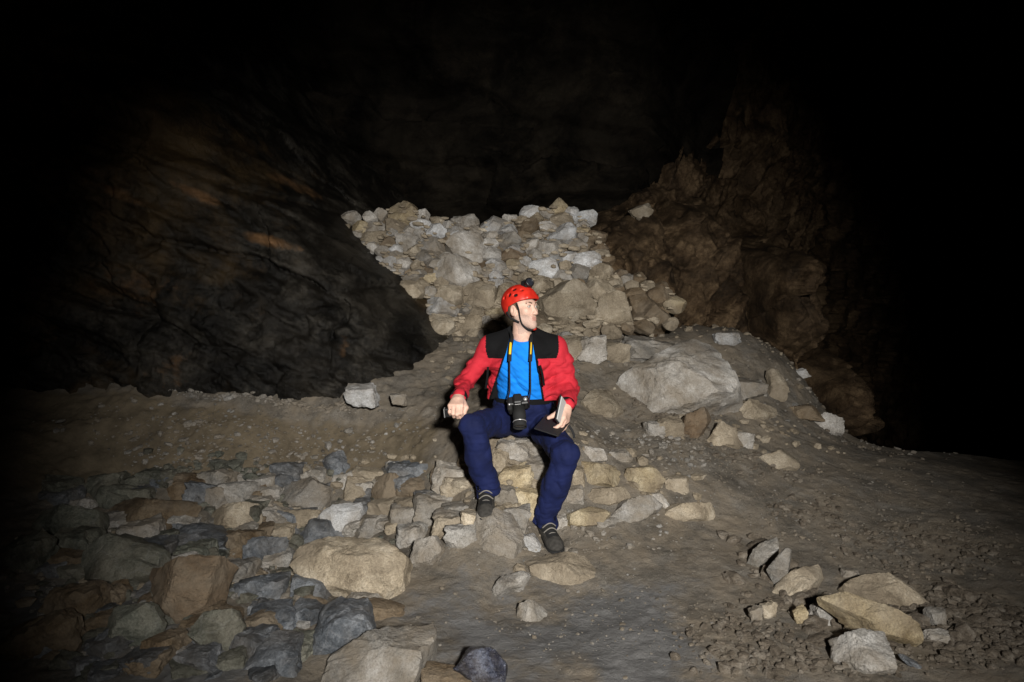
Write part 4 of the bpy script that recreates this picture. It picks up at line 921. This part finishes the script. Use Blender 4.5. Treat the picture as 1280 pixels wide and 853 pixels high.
def inner(p):   # hollow collar round the neck
    return np.linalg.norm((p - np.array([0.056, 3.68, 0])) [..., :2] * np.array([1, 1]), axis=-1) - 0.068 + 2.0 * np.maximum(0, 0.995 - p[..., 2])
J.fn((-0.1, 3.5, 0.96), (0.2, 3.85, 1.10), inner, 0.004)
J.fn((-0.22, 3.30, 0.60), (0.24, 3.98, 0.71), lambda p: p[..., 2] - 0.695, 0.004)
V, Fc = J.skin(); c = V[Fc].mean(1)
d_sl = np.minimum(np.abs(c[:, 0] + 0.140), np.abs(c[:, 0] - 0.246))
fr = c[:, 1] < 3.80
edge = fr & (np.abs(c[:, 0] - (xl(c[:, 2]) + xr(c[:, 2])) / 2) < (xr(c[:, 2]) - xl(c[:, 2])) / 2 + 0.010) & (c[:, 2] < 1.06)
yoke = (c[:, 2] > 0.926) & (c[:, 0] > -0.140 + 0.30 * np.maximum(0, 0.97 - c[:, 2])) & (c[:, 0] < 0.248 - 0.30 * np.maximum(0, 0.97 - c[:, 2]))
blk = yoke | edge
jk = obj('jacket', mesh_from('jacket', *submesh(V, Fc, ~blk), M['red']), man)
o = obj('yoke', mesh_from('yoke', *submesh(V, Fc, yoke), M['black']), jk); o['label'] = 'black shoulder yoke and collar'
o = obj('front_edging', mesh_from('front_edging', *submesh(V, Fc, edge & ~yoke), M['black']), jk)
for el, wr in ((ELR, WRR), (ELL, WRL)):
    ax = unit(wr - el); a0 = wr - ax * 0.018
    lathe('cuff', [(-0.010, 0.036), (-0.008, 0.0445), (0.006, 0.0435), (0.010, 0.040), (0.008, 0.028)], M['black'], jk, a0, ax, 22)
Vt, Ft = tube(spline([(-0.150, 3.575, 0.865), (-0.148, 3.583, 0.815), (-0.158, 3.60, 0.765)], 10), 0.004)
for pts in ([P(610, 459, 3.545), P(609, 472, 3.550), P(607, 486, 3.57)], [P(675, 457, 3.527), P(678, 468, 3.537), P(680, 482, 3.56)]):
    Vt, Ft = tube(spline(pts, 10), 0, 8, (0.007, 0.012, (1, 0, 0))); obj('pocket_zip', mesh_from('pocket_zip', Vt, Ft, M['black']), jk)

# --- trousers
Tr = Field((-0.34, 3.15, 0.0), (0.42, 4.02, 0.76), 0.004)
Tr.ell((0.064, 3.80, 0.60), (0.178, 0.145, 0.13), 0.05); Tr.ell((0.064, 3.76, 0.66), (0.165, 0.135, 0.07), 0.05)
Tr.chain([HPR, KNR + [0.01, 0.02, -0.01], (KNR + ANR) / 2 + [0, 0.01, 0], ANR + [0, 0.0, 0.02], ANR + (ANR - KNR) * 0.12], [0.090, 0.072, 0.069, 0.068, 0.074], 0.010)
Tr.chain([HPL, KNL + [0.0, 0.02, -0.005], (KNL + ANL) / 2 + [0, 0.01, 0], ANL + [0, 0, 0.02], ANL + (ANL - KNL) * 0.12], [0.090, 0.073, 0.070, 0.069, 0.076], 0.010)
Tr.fn((-0.34, 3.15, 0.66), (0.42, 4.02, 0.76), lambda p: 0.705 - p[..., 2], 0.004)
def tfold(p):
    r = 0.011 * fbm(np.stack([p[:, 0] * 10 + p[:, 2] * 4, p[:, 1] * 6, p[:, 2] * 5 - p[:, 0] * 5], -1), 2, 81, 0.5, True)
    kn = np.minimum(np.linalg.norm(p - KNR, axis=1), np.linalg.norm(p - KNL, axis=1)); hm = np.minimum(np.linalg.norm(p - ANR, axis=1), np.linalg.norm(p - ANL, axis=1))
    return r * 1.15 + 0.002 * fbm(p * np.array([22, 22, 30]), 2, 88, 0.5, True) + 0.010 * fbm(p * np.array([12, 12, 34]), 2, 85, 0.5, True) * (np.exp(-(hm / 0.10) ** 2) + 0.5 * np.exp(-((kn - 0.09) / 0.05) ** 2))
Tr.ripple(tfold)
for an, kn in ((ANR, KNR), (ANL, KNL)):
    ax = unit(an - kn); e = an + ax * 0.035
    sl, p = Tr.box(e - 0.16, e + 0.16); 
    near = np.linalg.norm(p - e, axis=-1) - 0.15
    Tr.blend(sl, np.maximum(near, -((p - e) @ ax)), 0.004, True)
    Tr.cap(an - ax * 0.01, an + ax * 0.08, 0.050, 0.054, 0.004, True)     # hollow hem
V, Fc = Tr.skin(); tr = obj('trousers', mesh_from('trousers', V, Fc, M['navy']), man)
an_ = np.linspace(0, 2 * math.pi, 41); Vt, Ft = tube([(0.064 + 0.158 * math.cos(t), 3.755 + 0.128 * math.sin(t), 0.692) for t in an_], 0, 8, (0.035, 0.012, (math.cos(0), 0, 0.001)))
bl = [(0.064 + 0.160 * math.cos(t), 3.755 + 0.130 * math.sin(t)) for t in an_]
Vb = np.array([(x, y, z) for z in (0.676, 0.706) for x, y in bl]); Fb = np.array([[k, k + 1, 41 + k + 1, 41 + k] for k in range(40)])
obj('belt', mesh_from('belt', Vb, Fb, M['black']), tr)

# --- shoes
def shoe(ank, fwd, up, lab):
    fwd = unit(fwd); up = unit(np.array(up) - fwd * (np.array(up) @ fwd)); sd = np.cross(fwd, up); Bx = np.array([sd, fwd, up])
    at = lambda s, f, u: ank + s * sd + f * fwd + u * up
    c = at(0, 0.06, -0.06); S_ = Field(c - 0.20, c + 0.20, 0.004)
    S_.cap(at(0, -0.01, -0.01), at(0, -0.01, 0.025), 0.043, 0.045, 0.02)
    S_.ell(at(0, -0.015, -0.050), (0.036, 0.050, 0.040), 0.03, B=Bx)
    S_.cap(at(0, 0.02, -0.030), at(0, 0.13, -0.068), 0.040, 0.026, 0.03)
    S_.ell(at(0, 0.135, -0.072), (0.044, 0.058, 0.026), 0.03, B=Bx)
    S_.ell(at(0, 0.06, -0.070), (0.042, 0.10, 0.030), 0.02, B=Bx)
    S_.fn(c - 0.2, c + 0.2, lambda p: (p - at(0, 0, -0.085)) @ up, 0.004)
    S_.cap(at(0, -0.012, 0.015), at(0, -0.012, 0.08), 0.036, 0.038, 0.004, True)
    V, Fc = S_.skin(); q = (V[Fc].mean(1) - ank) @ Bx.T
    toe = (q[:, 1] > 0.125) | ((q[:, 1] > 0.02) & (np.abs(q[:, 0]) > 0.030) & (q[:, 2] > -0.07) & (q[:, 2] < -0.035))
    sh = obj('shoe', mesh_from('shoe', *submesh(V, Fc, ~toe), M['rubber']), man)
    obj('suede_panel', mesh_from('suede_panel', *submesh(V, Fc, toe), M['suede']), sh)
    S2 = Field(c - 0.22, c + 0.22, 0.005)
    S2.ell(at(0, -0.015, -0.088), (0.042, 0.058, 0.030), 0.03, B=Bx); S2.ell(at(0, 0.055, -0.088), (0.040, 0.10, 0.030), 0.03, B=Bx); S2.ell(at(0, 0.135, -0.088), (0.048, 0.064, 0.030), 0.03, B=Bx)
    S2.fn(c - 0.22, c + 0.22, lambda p: (p - at(0, 0, -0.106)) @ up, 0.004); S2.fn(c - 0.22, c + 0.22, lambda p: -((p - at(0, 0, -0.080)) @ up), 0.004)
    V, Fc = S2.skin(); obj('sole', mesh_from('sole', V, Fc, M['rubber']), sh)
    for k in range(5):
        f = 0.040 + 0.019 * k; u = 0.022 - 0.0165 * k
        Vt, Ft = tube(spline([at(-0.034, f - 0.006, u - 0.022), at(-0.016, f + 0.003, u - 0.004), at(0.0, f + 0.004, u + 0.001), at(0.016, f + 0.003, u - 0.004), at(0.034, f - 0.006, u - 0.022)], 12), 0.0030)
        obj('lace', mesh_from('lace', Vt, Ft, M['lace']), sh)
    return sh
shoe(ANR + [0, 0, 0.0], (0.02, -0.96, -0.16), (0, -0.1, 1), 'r')
shoe(ANL + [0, 0, -0.01], (0.25, -0.93, -0.12), (-0.05, -0.1, 1), 'l')

# --- helmet
H = Field(HC + [-0.16, -0.16, -0.10], HC + [0.16, 0.16, 0.20], 0.003)
H.ell(hd(0, -0.012, 0.045), (0.098, 0.122, 0.108), 0.01, B=HB)
H.cap(hd(-0.045, 0.088, 0.060), hd(0.045, 0.088, 0.060), 0.008, 0.008, 0.02)
def rim(p):
    q = (p - HC) @ HB.T; line = np.interp(q[..., 1], [-0.14, -0.07, -0.03, 0.05, 0.12], [-0.050, -0.040, 0.018, 0.043, 0.053]); return q[..., 2] - line
H.fn(HC - 0.25, HC + 0.25, rim, 0.006)
for l, f, u, a, b, c_ in [(-0.085, 0.030, 0.080, 0.020, 0.014, 0.009), (-0.088, -0.012, 0.088, 0.020, 0.012, 0.012), (-0.070, 0.010, 0.118, 0.020, 0.016, 0.010), (-0.060, 0.060, 0.108, 0.02, 0.012, 0.008), (-0.09, -0.055, 0.075, 0.02, 0.012, 0.010),
                          (0.085, 0.030, 0.080, 0.020, 0.014, 0.009), (0.088, -0.012, 0.088, 0.020, 0.012, 0.012), (0.070, 0.010, 0.118, 0.020, 0.016, 0.010)]:
    H.ell(hd(l, f, u), (a, b, c_), 0.004, True, HB)
H.ell(hd(0, -0.012, 0.040), (0.088, 0.112, 0.100), 0.004, True, HB)
V, Fc = H.skin(); hel = obj('helmet', mesh_from('helmet', V, Fc, M['shell']), man)
L_ = Field(HC + [-0.16, -0.16, -0.10], HC + [0.16, 0.16, 0.20], 0.004)
L_.ell(hd(0, -0.012, 0.040), (0.086, 0.110, 0.098), 0.004, B=HB); L_.ell(hd(0, -0.012, 0.034), (0.077, 0.097, 0.090), 0.004, True, HB)
L_.fn(HC - 0.25, HC + 0.25, lambda p: rim(p) - 0.006, 0.004)
V, Fc = L_.skin(); obj('liner', mesh_from('liner', V, Fc, M['plastic']), hel)
la = unit(HF * 0.93 + HU * 0.25 - HLf * 0.25)
lc = hd(0.000, 0.060, 0.146)
rbox('headlamp', (0.060, 0.044, 0.046), M['plastic'], hel, lc - la * 0.008, HB, 0.008)
lathe('lamp_bezel', [(0.0, 0.0), (0.0, 0.027), (0.028, 0.029), (0.034, 0.027), (0.033, 0.022), (0.027, 0.0215)], M['plastic'], hel, lc, la, 22)
lathe('lamp_lens', [(0.027, 0.0215), (0.029, 0.010), (0.0292, 0.0)], M['glass'], hel, lc, la, 18)
for s in (-1, 1):
    y0 = hd(s * 0.066, 0.062, -0.100 + 0.058)
    for pts in ([hd(s * 0.086, 0.034, 0.034), hd(s * 0.078, 0.040, -0.010), hd(s * 0.069, 0.036, -0.055), hd(s * 0.052, 0.036, -0.094), hd(s * 0.024, 0.052, -0.124), hd(0, 0.060, -0.128)],
                [hd(s * 0.088, -0.045, -0.008), hd(s * 0.082, -0.026, -0.045), hd(s * 0.062, 0.022, -0.080)]):
        Vt, Ft = tube(spline(pts, 26), 0, 8, (0.013, 0.004, HLf)); obj('chin_strap', mesh_from('chin_strap', Vt, Ft, M['web']), hel)
lathe('buckle', [(-0.010, 0.0), (-0.010, 0.010), (0.010, 0.010), (0.010, 0.0)], M['shell'], hel, hd(0.028, 0.060, -0.122), HLf, 12)

# head parts at the head's size
for o_ in [hel] + list(hel.children) + list(bod.children):
    n_ = len(o_.data.vertices); co = np.empty(n_ * 3, np.float32); o_.data.vertices.foreach_get('co', co); co = co.reshape(-1, 3)
    o_.data.vertices.foreach_set('co', (np.array(HC) + (co - HC) * HS).astype(np.float32).ravel()); o_.data.update()

# ------------------------------------------------------------------ things the person holds or wears round the neck
cm = empty('camera', Vector((0.034, 3.49, 0.60)))
tag(cm, 'black camera with long lens hanging from a neck strap over the lap', 'camera')
ca_ = unit([0.05, -0.52, -0.85]); cx_ = unit([0.97, -0.10, 0.10]); cx_ = unit(cx_ - ca_ * (cx_ @ ca_)); cu = np.cross(cx_, ca_); cu = cu if cu[2] > 0 else -cu
CB = np.array([cx_, ca_, cu]); cc = np.array([0.034, 3.535, 0.700])
rbox('camera_body', (0.112, 0.050, 0.072), M['plastic'], cm, cc, CB, 0.010)
rbox('grip', (0.026, 0.075, 0.068), M['rubber'], cm, cc - cx_ * 0.044 + ca_ * 0.012, CB, 0.010)
rbox('viewfinder_hump', (0.046, 0.056, 0.030), M['plastic'], cm, cc + cu * 0.046, CB, 0.010)
lathe('lens', [(0.02, 0.0), (0.02, 0.031), (0.05, 0.032), (0.052, 0.034), (0.085, 0.034), (0.087, 0.031), (0.105, 0.033), (0.135, 0.036), (0.137, 0.032), (0.128, 0.030)], M['rubber'], cm, cc, ca_, 28)
lathe('lens_ring', [(0.104, 0.0335), (0.105, 0.0355), (0.108, 0.0358), (0.109, 0.0338)], M['silver'], cm, cc, ca_, 28)
lathe('front_glass', [(0.129, 0.030), (0.131, 0.015), (0.1315, 0.0)], M['glass'], cm, cc, ca_, 24)
lathe('mode_dial', [(0, 0.0), (0, 0.010), (0.008, 0.010), (0.009, 0.0)], M['silver'], cm, cc + cu * 0.034 + cx_ * 0.040, cu, 16)
lathe('shutter_button', [(0, 0.0), (0, 0.007), (0.006, 0.006), (0.007, 0.0)], M['silver'], cm, cc + cu * 0.034 - cx_ * 0.044 + ca_ * 0.02, cu, 12)
rbox('badge', (0.030, 0.002, 0.009), M['silver'], cm, cc + cu * 0.044 + ca_ * 0.029, CB, 0.0008)
for s, xt in ((-1, 640), (1, 664)):
    lug = cc + cx_ * s * 0.058 + cu * 0.022
    top = [P(xt - s * -2, 414, 3.70), P(xt + s * 0, 423, 3.585), P(xt - (2 if s < 0 else 0), 436, 3.545), P(xt - (3 if s < 0 else 1), 452, 3.530)]
    Vt, Ft = tube(spline(top, 20), 0, 8, (0.019, 0.004, (0, -1, 0))); Vt = Vt
    st = obj('strap', mesh_from('strap', Vt, Ft, M['web']), cm)
    low = [top[-1], P(xt - (3 if s < 0 else 1), 470, 3.545), P(xt - (3 if s < 0 else 1), 488, 3.555), lug]
    Vt, Ft = tube(spline(low, 20), 0, 8, (0.008, 0.003, (0, -1, 0))); obj('thin_strap', mesh_from('thin_strap', Vt, Ft, M['web']), cm)
    yl = [P(xt - (1.5 if s < 0 else 0), 428, 3.563), P(xt - (2 if s < 0 else 0.2), 434, 3.543), P(xt - (2.6 if s < 0 else 0.6), 443, 3.530)]
    Vt, Ft = tube(spline(yl, 10), 0, 8, (0.013 if s < 0 else 0.007, 0.006, (0, -1, 0))); obj('yellow_print', mesh_from('yellow_print', Vt, Ft, M['yellow']), cm)

ph_ = empty('handheld_device', Vector((-0.285, 3.35, 0.66)))
tag(ph_, 'small black and silver device gripped in the fist on the knee', 'device')
pc = WRR + fw * 0.088 + dn * 0.030 + rt * 0.012
PB = np.array([rt, fw, dn])
rbox('device_body', (0.085, 0.020, 0.046), M['plastic'], ph_, pc, PB, 0.005)
rbox('device_edge', (0.004, 0.024, 0.046), M['silver'], ph_, pc + rt * 0.043, PB, 0.001)

fo = empty('folder', Vector((0.25, 3.40, 0.56)))
tag(fo, 'open black folder with white pages held in the hand on the thigh', 'folder')
# upright cover with the pages, and the other cover lying along the thigh
a0, a1 = P(686, 533, 3.37), P(707, 528, 3.335); u_ = unit(P(712, 500, 3.40) - P(706, 530, 3.34))
n0 = unit([0.90, -0.42, -0.02]); n0 = unit(n0 - u_ * (n0 @ u_)); s0 = np.cross(n0, u_)
c0_ = P(703, 515, 3.39)
rbox('cover', (0.115, 0.004, 0.135), M['case'], fo, c0_ - n0 * 0.006 , np.array([s0, n0, u_]), 0.0015)
rbox('pages', (0.100, 0.005, 0.122), M['paper'], fo, c0_ - n0 * 0.0005, np.array([s0, n0, u_]), 0.001)
dn2 = unit([-0.42, -0.80, -0.32]); up2 = unit(np.array([0.1, -0.35, 0.93]) - dn2 * (np.array([0.1, -0.35, 0.93]) @ dn2)); s2 = np.cross(dn2, up2)
rbox('cover', (0.13, 0.150, 0.007), M['case'], fo, P(690, 532, 3.385) , np.array([s2, dn2, up2]), 0.002)
Vt, Ft = tube(spline([P(711, 532, 3.38), P(716, 540, 3.37), P(718, 548, 3.37)], 8), 0, 8, (0.012, 0.003, (0, -1, 0))); obj('elastic_band', mesh_from('elastic_band', Vt, Ft, M['web']), fo)
